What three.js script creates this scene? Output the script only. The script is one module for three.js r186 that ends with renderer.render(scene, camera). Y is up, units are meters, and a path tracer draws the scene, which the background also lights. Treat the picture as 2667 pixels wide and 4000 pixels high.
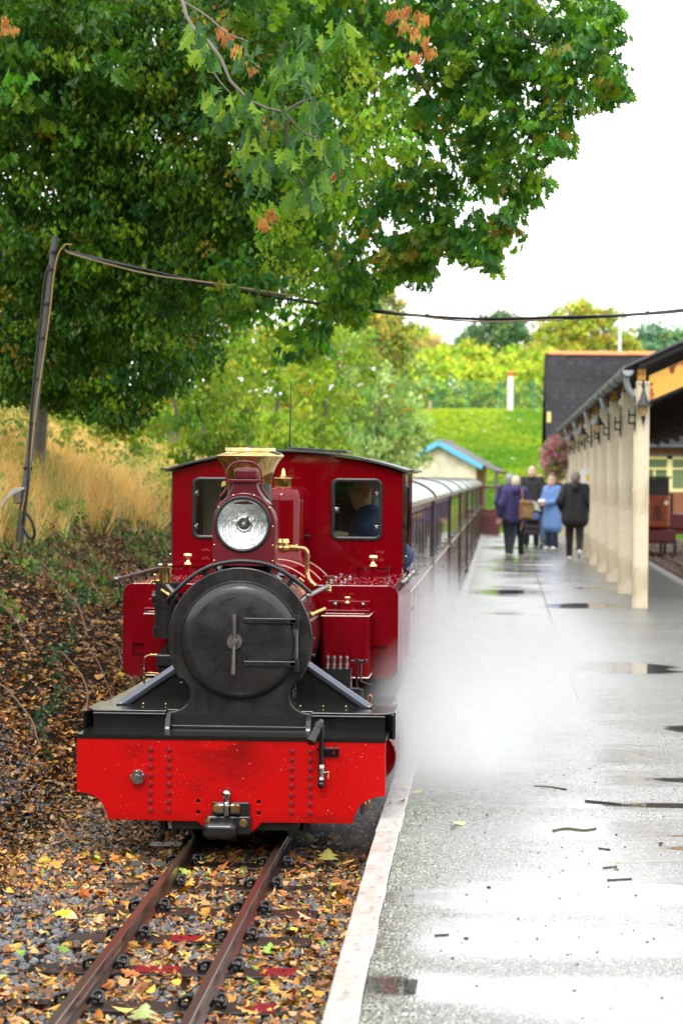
import * as THREE from 'three';
import { mergeGeometries, mergeVertices } from 'three/addons/utils/BufferGeometryUtils.js';
import { RoundedBoxGeometry } from 'three/addons/geometries/RoundedBoxGeometry.js';

// ---------- camera, sky, sun, exposure ----------
const scene = new THREE.Scene();
const W = 682, H = 1024, D2R = Math.PI / 180;
const camera = new THREE.PerspectiveCamera(23.92, W / H, 0.5, 900);
camera.position.set(1.24, 1.716, 11);                       // standing on the platform, 1.55 m above it
camera.rotation.order = 'YXZ';
camera.rotation.set(-0.814 * D2R, 3.847 * D2R, 0.45 * D2R);
camera.focus = 11.35; camera.userData.fStop = 4.4;
scene.add(camera);
const renderer = new THREE.WebGLRenderer({ antialias: true });
renderer.setSize(W, H);
renderer.toneMapping = THREE.LinearToneMapping;
renderer.toneMappingExposure = 1.0;
renderer.shadowMap.enabled = true;

const SUN = new THREE.Vector3(-0.1, 0.8, 0.62).normalize();
const sun = new THREE.DirectionalLight(new THREE.Color(1, 0.95, 0.86), 1.5);
sun.position.copy(SUN).multiplyScalar(60); sun.target.position.set(0, 0, -10);
sun.castShadow = true; sun.shadow.radius = 24; sun.shadow.mapSize.set(2048, 2048);
Object.assign(sun.shadow.camera, { left: -30, right: 30, top: 30, bottom: -30, near: 1, far: 160 });
scene.add(sun, sun.target);

// ---------- random numbers and noise ----------
function rng(seed) { let a = seed >>> 0; return () => { a = (a + 0x6d2b79f5) | 0; let t = Math.imul(a ^ (a >>> 15), 1 | a); t = (t + Math.imul(t ^ (t >>> 7), 61 | t)) ^ t; return ((t ^ (t >>> 14)) >>> 0) / 4294967296; }; }
const R = rng(20240917), rr = (a, b) => a + (b - a) * R(), pick = (a) => a[Math.floor(R() * a.length)];
const gauss = () => (R() + R() + R() + R() - 2) * 1.0;
const hash = (x, y, z) => { let h = Math.imul(x, 374761393) ^ Math.imul(y, 668265263) ^ Math.imul(z, 2147483647 - 13); h = Math.imul(h ^ (h >>> 13), 1274126177); return ((h ^ (h >>> 16)) >>> 0) / 4294967296; };
const sm = (t) => t * t * (3 - 2 * t), mixn = (a, b, t) => a + (b - a) * t, cl = (x, a = 0, b = 1) => Math.min(b, Math.max(a, x));
const sstep = (a, b, x) => sm(cl((x - a) / (b - a)));
function noise(x, y, z = 0) {
  const X = Math.floor(x), Y = Math.floor(y), Z = Math.floor(z), u = sm(x - X), v = sm(y - Y), w = sm(z - Z);
  const l = (zz) => mixn(mixn(hash(X, Y, zz), hash(X + 1, Y, zz), u), mixn(hash(X, Y + 1, zz), hash(X + 1, Y + 1, zz), u), v);
  return mixn(l(Z), l(Z + 1), w);
}
const fbm = (x, y, z = 0, o = 4) => { let s = 0, a = 0.5, n = 0; for (let i = 0; i < o; i++) { s += a * noise(x, y, z); n += a; a *= 0.5; x = x * 2.03 + 7.1; y = y * 2.03 + 3.7; z = z * 2.03 + 1.3; } return s / n; };
// noise that repeats every p cells
const tnoise = (x, y, p, s) => { const X = Math.floor(x), Y = Math.floor(y), u = sm(x - X), v = sm(y - Y), m = (k) => ((k % p) + p) % p; return mixn(mixn(hash(m(X), m(Y), s), hash(m(X + 1), m(Y), s), u), mixn(hash(m(X), m(Y + 1), s), hash(m(X + 1), m(Y + 1), s), u), v); };
const tfbm = (u, v, p, o, s = 1) => { let r = 0, a = 0.5, n = 0; for (let i = 0; i < o; i++) { r += a * tnoise(u * p, v * p, p, s + i); n += a; a *= 0.55; p *= 2; } return r / n; };

{ // overcast sky: thin bright cloud, a little brighter overhead
  const w = 512, h = 256, d = new Float32Array(w * h * 4);
  for (let j = 0; j < h; j++) for (let i = 0; i < w; i++) {
    const el = ((j + 0.5) / h - 0.5) * Math.PI, az = ((i + 0.5) / w - 0.5) * 2 * Math.PI, y = Math.sin(el), x = Math.cos(az) * Math.cos(el), z = Math.sin(az) * Math.cos(el);
    const c = fbm(x * 2.2 + 5, y * 4.5 + 9, z * 2.2 + 5, 4), s = Math.max(0, x * SUN.x + y * SUN.y + z * SUN.z);
    const L = (2.6 + 0.3 * Math.max(0, y) + 0.6 * (c - 0.5) + 0.5 * s ** 6) * (y < 0 ? 0.25 : 1);
    const k = (j * w + i) * 4; d[k] = L * 0.985; d[k + 1] = L; d[k + 2] = L * 1.03; d[k + 3] = 1;
  }
  const t = new THREE.DataTexture(d, w, h, THREE.RGBAFormat, THREE.FloatType);
  t.mapping = THREE.EquirectangularReflectionMapping; t.magFilter = t.minFilter = THREE.LinearFilter; t.needsUpdate = true;
  scene.background = t; scene.environment = t;
}

// ---------- naming, building ----------
const used = new Map();
const numbered = (n) => { const k = used.get(n) ?? 0; used.set(n, k + 1); return k ? `${n}_${String(k).padStart(3, '0')}` : n; };
function tag(o, label, category, group, kind) { if (label) o.userData.label = label; if (category) o.userData.category = category; if (group) o.userData.group = group; if (kind) o.userData.kind = kind; return o; }
function thing(name, label, category, pos = [0, 0, 0], turn = 0, group) { const o = new THREE.Group(); o.name = numbered(name); o.position.set(...pos); o.rotation.y = turn; scene.add(o); return tag(o, label, category, group); }
function mesh(name, g, m, parent = scene) {
  if (Array.isArray(g)) g = merge(g);
  const o = new THREE.Mesh(g, m); o.name = parent === scene ? numbered(name) : name; o.castShadow = o.receiveShadow = true; parent.add(o); return o;
}
function clean(g) {
  g = g.index ? g.toNonIndexed() : g;
  for (const k of Object.keys(g.attributes)) if (!['position', 'normal', 'uv'].includes(k)) g.deleteAttribute(k);
  if (!g.attributes.normal) g.computeVertexNormals();
  g.morphAttributes = {};
  return boxUV(g);
}
function boxUV(g) {                                         // uv in metres, by the main direction of each face
  const p = g.attributes.position, uv = new Float32Array(p.count * 2), a = new THREE.Vector3(), b = new THREE.Vector3(), c = new THREE.Vector3();
  for (let i = 0; i + 2 < p.count; i += 3) {
    a.fromBufferAttribute(p, i); b.fromBufferAttribute(p, i + 1); c.fromBufferAttribute(p, i + 2);
    const n = b.clone().sub(a).cross(c.clone().sub(a)), ax = Math.abs(n.x), ay = Math.abs(n.y), az = Math.abs(n.z);
    [a, b, c].forEach((q, k) => { const [u, v] = ax > ay && ax > az ? [q.z, q.y] : ay > az ? [q.x, q.z] : [q.x, q.y]; uv[(i + k) * 2] = u; uv[(i + k) * 2 + 1] = v; });
  }
  g.setAttribute('uv', new THREE.BufferAttribute(uv, 2)); return g;
}
const merge = (a) => mergeGeometries(a.map(clean), false);
const P3 = (p) => new THREE.Vector3(...p);
const move = (g, x = 0, y = 0, z = 0, rx = 0, ry = 0, rz = 0) => { if (rx) g.rotateX(rx); if (ry) g.rotateY(ry); if (rz) g.rotateZ(rz); return g.translate(x, y, z); };
const bx = (w, h, d, x = 0, y = 0, z = 0, rx = 0, ry = 0, rz = 0) => move(new THREE.BoxGeometry(w, h, d), x, y, z, rx, ry, rz);
const rb = (w, h, d, r, x = 0, y = 0, z = 0, rx = 0, ry = 0, rz = 0, seg = 3) => move(new RoundedBoxGeometry(w, h, d, seg, Math.min(r, w / 2.01, h / 2.01, d / 2.01)), x, y, z, rx, ry, rz);
const cy = (r0, r1, h, x = 0, y = 0, z = 0, rx = 0, rz = 0, seg = 24) => move(new THREE.CylinderGeometry(r1, r0, h, seg), x, y, z, rx, 0, rz);   // r0 at the bottom
const sp = (r, x, y, z, sx = 1, sy = 1, sz = 1, seg = 16) => move(new THREE.SphereGeometry(r, seg, Math.ceil(seg * 0.7)).scale(sx, sy, sz), x, y, z);
const tube = (pts, r, seg = 0, rad = 8, tension = 0.5) => new THREE.TubeGeometry(new THREE.CatmullRomCurve3(pts.map(P3), false, 'catmullrom', tension), seg || pts.length * 6, r, rad, false);
const bar = (a, b, r0, r1 = r0, seg = 10) => { const A = P3(a), B = P3(b), d = B.clone().sub(A), g = new THREE.CylinderGeometry(r1, r0, d.length(), seg); g.applyQuaternion(new THREE.Quaternion().setFromUnitVectors(new THREE.Vector3(0, 1, 0), d.normalize())); return g.translate((A.x + B.x) / 2, (A.y + B.y) / 2, (A.z + B.z) / 2); };
const lathe = (prof, x = 0, y = 0, z = 0, seg = 40, rx = 0) => move(new THREE.LatheGeometry(prof.map((p) => new THREE.Vector2(p[0], p[1])), seg), x, y, z, rx);
const ext = (shape, depth, bevel = 0, x = 0, y = 0, z = 0, seg = 16) => move(new THREE.ExtrudeGeometry(shape, { depth: depth - 2 * bevel, bevelEnabled: bevel > 0, bevelSize: bevel, bevelThickness: bevel, bevelOffset: -bevel, bevelSegments: 2, curveSegments: seg }), x, y, z + bevel);
const hex = (r, h, x, y, z, rx = Math.PI / 2, rz = 0) => move(new THREE.CylinderGeometry(r * 0.86, r, h, 6), x, y, z, rx, 0, rz);
const poly = (pts) => { const s = new THREE.Shape(); pts.forEach((p, i) => (i ? s.lineTo(...p) : s.moveTo(...p))); return s; };
function rrect(x0, y0, x1, y1, r, Cls = THREE.Shape) { const s = new Cls(); s.moveTo(x0 + r, y0); s.lineTo(x1 - r, y0); s.quadraticCurveTo(x1, y0, x1, y0 + r); s.lineTo(x1, y1 - r); s.quadraticCurveTo(x1, y1, x1 - r, y1); s.lineTo(x0 + r, y1); s.quadraticCurveTo(x0, y1, x0, y1 - r); s.lineTo(x0, y0 + r); s.quadraticCurveTo(x0, y0, x0 + r, y0); return s; }
function frameRing(x0, y0, x1, y1, r, t, depth, x = 0, y = 0, z = 0, bevel = 0.004) { const s = rrect(x0, y0, x1, y1, r); s.holes.push(rrect(x0 + t, y0 + t, x1 - t, y1 - t, Math.max(0.002, r - t), THREE.Path)); return ext(s, depth, bevel, x, y, z); }
function inst(name, g, m, list, parent, colored = true) {                                   // list of [Matrix4, Color]
  const o = new THREE.InstancedMesh(g, m, list.length); o.name = parent === scene ? numbered(name) : name;
  list.forEach(([q, c], i) => { o.setMatrixAt(i, q); if (colored) o.setColorAt(i, c); });
  o.castShadow = o.receiveShadow = true; o.userData.kind = 'stuff'; parent.add(o); return o;
}
const TMP = new THREE.Object3D();
const mat4 = (x, y, z, rx, ry, rz, s, sy = s, sz = s) => { TMP.position.set(x, y, z); TMP.rotation.set(rx, ry, rz); TMP.scale.set(s, sy, sz); TMP.updateMatrix(); return TMP.matrix.clone(); };
const C = (r, g, b) => new THREE.Color().setRGB(r, g, b);
const vary = (c, a = 0.25, hue = 0.06) => { const k = 1 + (R() * 2 - 1) * a; return C(cl(c[0] * k * (1 + (R() * 2 - 1) * hue)), cl(c[1] * k * (1 + (R() * 2 - 1) * hue)), cl(c[2] * k * (1 + (R() * 2 - 1) * hue))); };

// ---------- textures and materials ----------
function tex(w, h, f, srgb = false) {                        // f(u, v) -> [r, g, b] in 0..1
  const d = new Uint8Array(w * h * 4);
  for (let j = 0; j < h; j++) for (let i = 0; i < w; i++) { const c = f((i + 0.5) / w, (j + 0.5) / h), k = (j * w + i) * 4; for (let q = 0; q < 3; q++) d[k + q] = cl(c.length ? c[q] : c) * 255; d[k + 3] = 255; }
  const t = new THREE.DataTexture(d, w, h); t.wrapS = t.wrapT = THREE.RepeatWrapping; t.magFilter = THREE.LinearFilter; t.minFilter = THREE.LinearMipmapLinearFilter; t.generateMipmaps = true; if (srgb) t.colorSpace = THREE.SRGBColorSpace; t.needsUpdate = true; return t;
}
const rep = (t, x, y = x) => { const c = t.clone(); c.repeat.set(x, y); c.needsUpdate = true; return c; };
const g3 = (x) => [x, x, x];
const tGrime = tex(512, 512, (u, v) => g3(0.72 + 0.5 * (tfbm(u, v, 4, 6, 3) - 0.5) + (tnoise(u * 128, v * 128, 128, 9) > 0.985 ? 0.15 : 0)));
const tRough = tex(512, 512, (u, v) => g3(0.55 + 0.9 * (tfbm(u, v, 5, 6, 21) - 0.5)));
const tDirty = tex(512, 512, (u, v) => { const n = tfbm(u, v, 3, 6, 61), s = tnoise(u * 90, v * 4, 90, 62) * 0.6 + tnoise(u * 30, v * 3, 30, 63) * 0.4; return g3(0.78 + 0.55 * (n - 0.5) - 0.22 * sstep(0.5, 0.9, s) * n * 1.6 - (tnoise(u * 140, v * 140, 140, 64) > 0.975 ? 0.2 : 0)); });
const tGrain = tex(512, 512, (u, v) => g3(0.5 + 0.9 * (tfbm(u, v, 32, 4, 31) - 0.5)));
const tStreak = tex(512, 512, (u, v) => { const s = tnoise(u * 60, v * 3, 60, 5) * 0.5 + tnoise(u * 120, v * 6, 120, 6) * 0.3 + tfbm(u, v, 6, 4, 8) * 0.4; return g3(0.55 + 0.5 * (s - 0.5)); });
const tWood = tex(256, 512, (u, v) => { const s = tnoise(u * 4, v * 90, 90, 15) * 0.5 + tfbm(u, v, 8, 4, 18) * 0.5; return g3(0.45 + 0.6 * (s - 0.4)); });
const tBeam = tex(1024, 512, (u, v) => { const X = u * 1.5 - 0.75, Y = v * 0.75, sm1 = sstep(0.52, 0.78, tfbm(u, v, 5, 6, 51)), st = tnoise(u * 150, v * 5, 150, 52), chip = tnoise(u * 220, v * 110, 220, 53), big = sstep(0.25, 0, Math.hypot((X + 0.02) * 0.8, Y - 0.43)) * sstep(0.42, 0.62, tfbm(u, v, 9, 4, 55)); let k = 0.43 * (1 - 0.30 * sm1 - 0.42 * big - 0.05 * (st - 0.5) - 0.35 * sstep(0.2, 0.13, Y) * tfbm(u, v, 12, 3, 57)); return chip > 0.972 ? [0.42, 0.24, 0.2] : [k, 0.001, 0.001]; });
tBeam.repeat.set(1 / 1.5, 1 / 0.75); tBeam.offset.set(0.5, 0);
const std = (c, rough, metal = 0, o = {}) => new THREE.MeshStandardMaterial({ color: C(...c), roughness: rough, metalness: metal, ...o });
const phy = (c, rough, metal = 0, o = {}) => new THREE.MeshPhysicalMaterial({ color: C(...c), roughness: rough, metalness: metal, ...o });
const M = {
  red: phy([0.19, 0.0005, 0.005], 0.45, 0, { specularIntensity: 0.0, map: rep(tDirty, 0.9), clearcoat: 0.6, clearcoatRoughness: 0.08, clearcoatRoughnessMap: rep(tRough, 2) }),
  lampRed: phy([0.13, 0.004, 0.01], 0.45, 0, { specularIntensity: 0.4, map: rep(tGrime, 3), clearcoat: 0.6, clearcoatRoughness: 0.2 }),
  beam: phy([1, 1, 1], 0.42, 0, { specularIntensity: 0.3, map: tBeam, clearcoat: 0.14, clearcoatRoughness: 0.25, bumpMap: rep(tRough, 3), bumpScale: 0.0006 }),
  bolt: phy([0.24, 0.002, 0.006], 0.3, 0, { clearcoat: 0.6, clearcoatRoughness: 0.2 }),
  smoke: std([0.032, 0.0305, 0.0295], 0.5, 0.2, { map: rep(tStreak, 1.4), roughnessMap: rep(tRough, 2.2), bumpMap: rep(tRough, 3), bumpScale: 0.001 }),
  black: phy([0.005, 0.005, 0.0055], 0.35, 0, { specularIntensity: 0.3, clearcoat: 0.7, clearcoatRoughness: 0.1, roughnessMap: rep(tRough, 3) }),
  plate: phy([0.006, 0.0065, 0.006], 0.3, 0, { specularIntensity: 0.4, map: rep(tGrime, 3), clearcoat: 0.8, clearcoatRoughness: 0.12, bumpMap: rep(tGrain, 2), bumpScale: 0.0015 }),
  iron: std([0.045, 0.045, 0.047], 0.45, 0.6, { roughnessMap: rep(tRough, 5), map: rep(tGrime, 5) }),
  oily: phy([0.009, 0.0085, 0.008], 0.38, 0.1, { specularIntensity: 0.5, clearcoat: 0.4, clearcoatRoughness: 0.25, bumpMap: rep(tGrain, 3), bumpScale: 0.001 }),
  brass: std([0.78, 0.53, 0.2], 0.2, 1, { roughnessMap: rep(tRough, 4), map: rep(tGrime, 3) }),
  brassDull: std([0.68, 0.46, 0.18], 0.42, 1, { roughnessMap: rep(tRough, 4), map: rep(tGrime, 5) }),
  gold: std([0.95, 0.72, 0.34], 0.09, 1),
  copper: std([0.72, 0.34, 0.16], 0.26, 1, { map: rep(tGrime, 6) }),
  steel: std([0.5, 0.5, 0.5], 0.28, 1, { map: rep(tGrime, 8), roughnessMap: rep(tRough, 6) }),
  strut: std([0.10, 0.11, 0.13], 0.22, 0.85, { roughnessMap: rep(tRough, 3) }),
  worn: std([0.28, 0.26, 0.25], 0.36, 0.9, { map: rep(tGrime, 7) }),
  cream: std([0.72, 0.66, 0.5], 0.5),
  rubber: std([0.01, 0.01, 0.01], 0.35),
  inside: std([0.72, 0.66, 0.5], 0.55),
  pane: phy([0.9, 0.95, 0.92], 0.02, 0, { transmission: 1, thickness: 0, ior: 1.5 }),
  mirror: std([0.93, 0.94, 0.95], 0.03, 1),
  lens: phy([1, 1, 1], 0.01, 0, { transmission: 1, thickness: 0, ior: 1.5, specularIntensity: 1 }),
};

// ---------- ground, bank, hill ----------
// height of the land: track bed, bank on the far side of the train, bay track, grass hill behind the station
function bankTop(x) { const u = -x - 1.0; return u <= 0 ? 0 : u < 1.7 ? 0.9 * u : 1.53 + (u - 1.7) * 0.36 - Math.max(0, u - 6) * 0.3; }
function land(x, z) {
  let h = -0.085;
  if (x < -0.8) { const b = bankTop(x), t = sstep(0, 0.25, -x - 1.0); h += b * t + 0.12 * t * (fbm(x * 1.3, z * 1.3, 0, 3) - 0.5); }
  if (z < -60) { const k = sstep(-60, -66, z), q = z < -76 ? 0.15 + 4.6 * sm(cl((-76 - z) / 23)) + Math.max(0, -99 - z) * 0.035 : 0; h = mixn(h, Math.max(q, x < -2.5 ? h * 0.6 + q * 0.5 : q), k) + 0.1 * (noise(x * 0.3, z * 0.3) - 0.5) * k; }
  return h;
}
{
  const xs = [], zs = [];
  for (let x = -420; x < -40; x += 60) xs.push(x); for (let x = -40; x < -8; x += 2) xs.push(x); for (let x = -8; x < 0.6; x += 0.16) xs.push(x); for (let x = 0.6; x < 12; x += 0.6) xs.push(x); for (let x = 12; x < 40; x += 4) xs.push(x); for (let x = 40; x <= 420; x += 60) xs.push(x);
  for (let z = 200; z > 14; z -= 40) zs.push(z); for (let z = 14; z > -24; z -= 0.2) zs.push(z); for (let z = -24; z > -110; z -= 0.9) zs.push(z); for (let z = -110; z >= -700; z -= 30) zs.push(z);
  const nx = xs.length, nz = zs.length, pos = new Float32Array(nx * nz * 3), uv = new Float32Array(nx * nz * 2), col = new Float32Array(nx * nz * 3), idx = [];
  for (let j = 0; j < nz; j++) for (let i = 0; i < nx; i++) {
    const x = xs[i], z = zs[j], k = j * nx + i, h = land(x, z); pos.set([x, h, z], k * 3); uv.set([x, z], k * 2);
    const n = fbm(x * 0.8, z * 0.8, 4, 3); let c = [0.034, 0.03, 0.027];
    if (x < -0.9) { const top = sstep(0.9, 1.6, h + (n - 0.5)); c = [mixn(0.05, 0.1, top), mixn(0.036, 0.1, top), mixn(0.022, 0.03, top)]; }
    if (z < -58) { const g = fbm(x * 0.35, z * 0.22, 8, 4); c = [mixn(0.05, 0.34, sstep(0.3, 0.7, g)), mixn(0.24, 0.46, sstep(0.25, 0.75, g)), 0.004]; }
    if (x > 3.9 && z > -58) c = [0.11, 0.075, 0.05];
    col.set(c, k * 3);
    if (i < nx - 1 && j < nz - 1) { const a = k, b = k + 1, d = k + nx, e = k + nx + 1; idx.push(a, b, d, b, e, d); }
  }
  const g = new THREE.BufferGeometry(); g.setAttribute('position', new THREE.BufferAttribute(pos, 3)); g.setAttribute('uv', new THREE.BufferAttribute(uv, 2)); g.setAttribute('color', new THREE.BufferAttribute(col, 3)); g.setIndex(idx); g.computeVertexNormals();
  tag(mesh('ground', g, phy([1, 1, 1], 0.85, 0, { specularIntensity: 0.15, vertexColors: true, map: rep(tGrain, 0.9), bumpMap: rep(tGrain, 2.3), bumpScale: 0.02 })), 'earth of the track bed, leaf-covered bank and green grass hill behind the station', 'ground', null, 'structure');
}

// ---------- platform ----------
const edgeX = (z) => 0.672 + (z > -3 ? 0.0031 * (z + 3) + 0.00085 * (z + 3) ** 2 * 0.9 : -0.0012 * (-3 - z)); // the edge bends a little towards the camera
const PT = 0.16;                                              // platform height above the rails
const PUD = [[0.95, 3.62, 0.26, 0.3], [1.5, 3.7, 0.5, 0.22], [1.25, 2.02, 0.46, 0.18], [1.75, 1.85, 0.5, 0.2], [1.5, -0.62, 0.36, 0.1], [2.2, -1.62, 0.4, 0.14], [2.1, -0.62, 0.36, 0.1], [2.1, 0.72, 0.3, 0.08], [1.7, 2.9, 0.6, 0.14], [2.5, -4.2, 0.4, 0.3], [1.2, -6, 0.5, 0.8], [2.3, -9, 0.4, 0.6], [1.25, -11, 0.4, 0.8]];
function wet(x, z) {                                          // 0 damp tarmac ... 1 standing water
  let p = 0; for (const [a, b, r, s] of PUD) { const d = ((x - a) / r) ** 2 + ((z - b) / s) ** 2; if (d < 5) p = Math.max(p, Math.exp(-d * 0.9)); }
  return 0.55 * p + 0.85 * (fbm(x * 1.0, z * 3.0, 3, 5) - 0.2) + 0.12 * (fbm(x * 9, z * 14, 5, 3) - 0.5) + 0.12 * sstep(0.9, 1.8, x);
}
const X0 = 0.7, XW = 3.3, Z0 = 5, ZW = 19;
const cache = new Map();
function tarmac(kind) {
  const w = 1408, h = 2048;
  return tex(w, h, (u, v) => {
    const x = X0 + u * XW, z = Z0 - v * ZW, key = (Math.round(u * w - 0.5)) * 4096 + Math.round(v * h - 0.5);
    let q = cache.get(key);
    if (!q) { const w = wet(x, z), p = sstep(0.58, 0.74, w), film = sstep(0.14, 0.5, w - 0.12 * sstep(1.2, 0.85, x)), grain = hash(Math.round(x * 260), Math.round(z * 130), 7), g2 = noise(x * 150, z * 70), joint = Math.abs(((z + 0.35 * noise(x * 0.7, 3) + 30) % 1.9) - 0.95) < 0.006 ? 0.6 : 0; q = [p, film, grain, g2, joint]; cache.set(key, q); }
    const [p, film, grain, g2, joint] = q;
    if (kind === 'c') { const b = mixn(0.41 + 0.62 * (grain - 0.5) + 0.3 * (g2 - 0.5), 0.40 + 0.36 * (grain - 0.5) + 0.14 * (g2 - 0.5), film) * mixn(1, 0.72, p) * (1 - 0.35 * joint); const moss = sstep(1.25, 0.8, x) * 0.5; return [b * (1 - 0.06 * moss), b, b * (0.96 - 0.14 * moss)]; }
    if (kind === 'r') return g3(mixn(mixn(0.38 + 0.3 * (g2 - 0.5), 0.13 + 0.16 * sstep(1.7, 2.3, x) + 0.1 * sstep(-4, -9, z), film) + 0.2 * (grain - 0.5) * (1 - film), 0.025, p));
    return g3(mixn(0.4 + 0.42 * grain * (1 - 0.72 * film) + 0.12 * g2 * (1 - film), 0.5, p) - 0.25 * joint * (1 - p));
  }, kind === 'c');
}
{
  const tc = tarmac('c'), tr = tarmac('r'), tb = tarmac('b');
  for (const t of [tc, tr, tb]) { t.wrapS = t.wrapT = THREE.MirroredRepeatWrapping; t.repeat.set(1 / XW, -1 / ZW); t.offset.set(-X0 / XW, Z0 / ZW); }
  const mt = std([1, 1, 1], 1, 0, { map: tc, roughnessMap: tr, bumpMap: tb, bumpScale: 0.0022 });
  const plat = thing('platform', 'wet grey tarmac station platform with puddles and a white painted edge', 'platform'); tag(plat, null, null, null, 'structure');
  // paving bays: a strip along the track, then a strip to the pillars, with open joints between them
  const bays = [[0, 1.765], [1.776, 3.93]];
  const cuts = [8, -2.4, -6.1, -9.8, -13.2, -16.6, -20.1, -24.2, -28, -32, -36, -40, -44, -48, -52, -58.2];
  for (let b = 0; b < 2; b++) for (let i = 0; i + 1 < cuts.length; i++) {
    if (b && i < 2) continue;                              // one wide sheet near the camera
    const z0 = cuts[i] - (b ? 0 : 0), z1 = cuts[i + 1] + 0.006, n = Math.max(2, Math.ceil((z0 - z1) / 0.5)), pos = [], uv = [], idx = [];
    for (let k = 0; k <= n; k++) { const z = mixn(z0, z1, k / n), xa = b ? bays[1][0] : edgeX(z) + 0.104; for (const x of [xa, b || i < 2 ? bays[1][1] : bays[0][1]]) { pos.push(x, PT, z); uv.push(x, z); } }
    for (let k = 0; k < n; k++) { const a = k * 2; idx.push(a, a + 1, a + 2, a + 1, a + 3, a + 2); }
    const g = new THREE.BufferGeometry(); g.setAttribute('position', new THREE.Float32BufferAttribute(pos, 3)); g.setAttribute('uv', new THREE.Float32BufferAttribute(uv, 2)); g.setIndex(idx); g.computeVertexNormals();
    mesh('paving_bay', g, mt, plat);
  }
  const body = []; for (const [z0, z1] of [[8, 0], [0, -6], [-6, -20], [-20, -40], [-40, -58.2]]) { const xa = edgeX((z0 + z1) / 2) + 0.06; body.push(bx(3.9 - xa, 0.3, z0 - z1, (3.9 + xa) / 2, PT - 0.012 - 0.15, (z0 + z1) / 2)); }
  mesh('platform_core', body, std([0.06, 0.055, 0.05], 0.8, 0, { map: rep(tGrime, 1) }), plat);
  // white painted edging stones
  const paint = std([0.53, 0.51, 0.475], 0.42, 0, { map: rep(tStreak, 1.1, 0.7), roughnessMap: rep(tRough, 2), bumpMap: rep(tGrain, 1.5), bumpScale: 0.003 });
  paint.map = tex(256, 512, (u, v) => { const n = tfbm(u, v, 6, 5, 44), s = tfbm(u, v, 20, 3, 47); const d = cl(1.3 * (n - 0.5)); const k = 0.97 - 0.35 * d - (s > 0.68 ? 0.18 : 0); return [k, k * (0.985 - 0.06 * d), k * (0.96 - 0.16 * d)]; }); paint.map.repeat.set(2.2, 0.7);
  for (let z = 5.9; z > -58; z -= 0.92) {
    const z1 = z - 0.914, j = (R() - 0.5) * 0.006, n = 4, sh = []; for (let k = 0; k <= n; k++) { const q = mixn(z, z1, k / n); sh.push([edgeX(q) + j + (R() - 0.5) * 0.003, -q]); } for (let k = n; k >= 0; k--) { const q = mixn(z, z1, k / n); sh.push([edgeX(q) + 0.103 + (R() - 0.5) * 0.006, -q]); }
    mesh('edging_stone', ext(poly(sh), 0.2, 0.006).rotateX(-Math.PI / 2).translate(0, PT - 0.2 + 0.006 + (R() - 0.5) * 0.004, 0), paint, plat);
  }
  mesh('platform_wall', [...Array(16)].map((_, k) => { const z = 5.5 - k * 1.0; return bx(0.05, 0.16, 0.99, edgeX(z) + 0.04, -0.11, z); }), std([0.05, 0.045, 0.04], 0.85, 0, { map: rep(tGrime, 3) }), plat);
  // far edge of the platform, on the bay side
  for (let z = 4; z > -58; z -= 2) mesh('bay_edging', rb(0.16, 0.2, 1.985, 0.008, 3.95, 0.065, z - 1), std([0.3, 0.29, 0.27], 0.7, 0, { map: rep(tGrime, 2) }), plat);
}

// ---------- track ----------
const railX = (z) => 0.012 * Math.max(0, z) + 0.0004 * z * z * (z > 0 ? 1 : 0);  // gentle curve towards the camera
function rail(x0, zA, zB, step) {
  const prof = [[-0.03, -0.068], [0.03, -0.068], [0.03, -0.062], [0.008, -0.055], [0.005, -0.05], [0.005, -0.022], [0.008, -0.018], [0.0165, -0.015], [0.0175, -0.004], [0.014, 0], [-0.014, 0], [-0.0175, -0.004], [-0.0165, -0.015], [-0.008, -0.018], [-0.005, -0.022], [-0.005, -0.05], [-0.008, -0.055], [-0.03, -0.062]];
  const pos = [], n = Math.round((zA - zB) / step);
  for (let k = 0; k < n; k++) for (let i = 0; i < prof.length; i++) { const a = prof[i], b = prof[(i + 1) % prof.length], z0 = zA - k * step, z1 = z0 - step, s0 = x0 + railX(z0), s1 = x0 + railX(z1); const A = [a[0] + s0, a[1], z0], B = [b[0] + s0, b[1], z0], Cc = [b[0] + s1, b[1], z1], D = [a[0] + s1, a[1], z1]; pos.push(...A, ...B, ...Cc, ...A, ...Cc, ...D); }
  const g = new THREE.BufferGeometry(); g.setAttribute('position', new THREE.Float32BufferAttribute(pos, 3)); g.computeVertexNormals(); return g;
}
const railMat = phy([0.10, 0.058, 0.042], 0.38, 0.3, { map: rep(tStreak, 2, 6), roughnessMap: rep(tRough, 6), clearcoat: 0.35, clearcoatRoughness: 0.3, bumpMap: rep(tGrain, 4), bumpScale: 0.001 });
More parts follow.
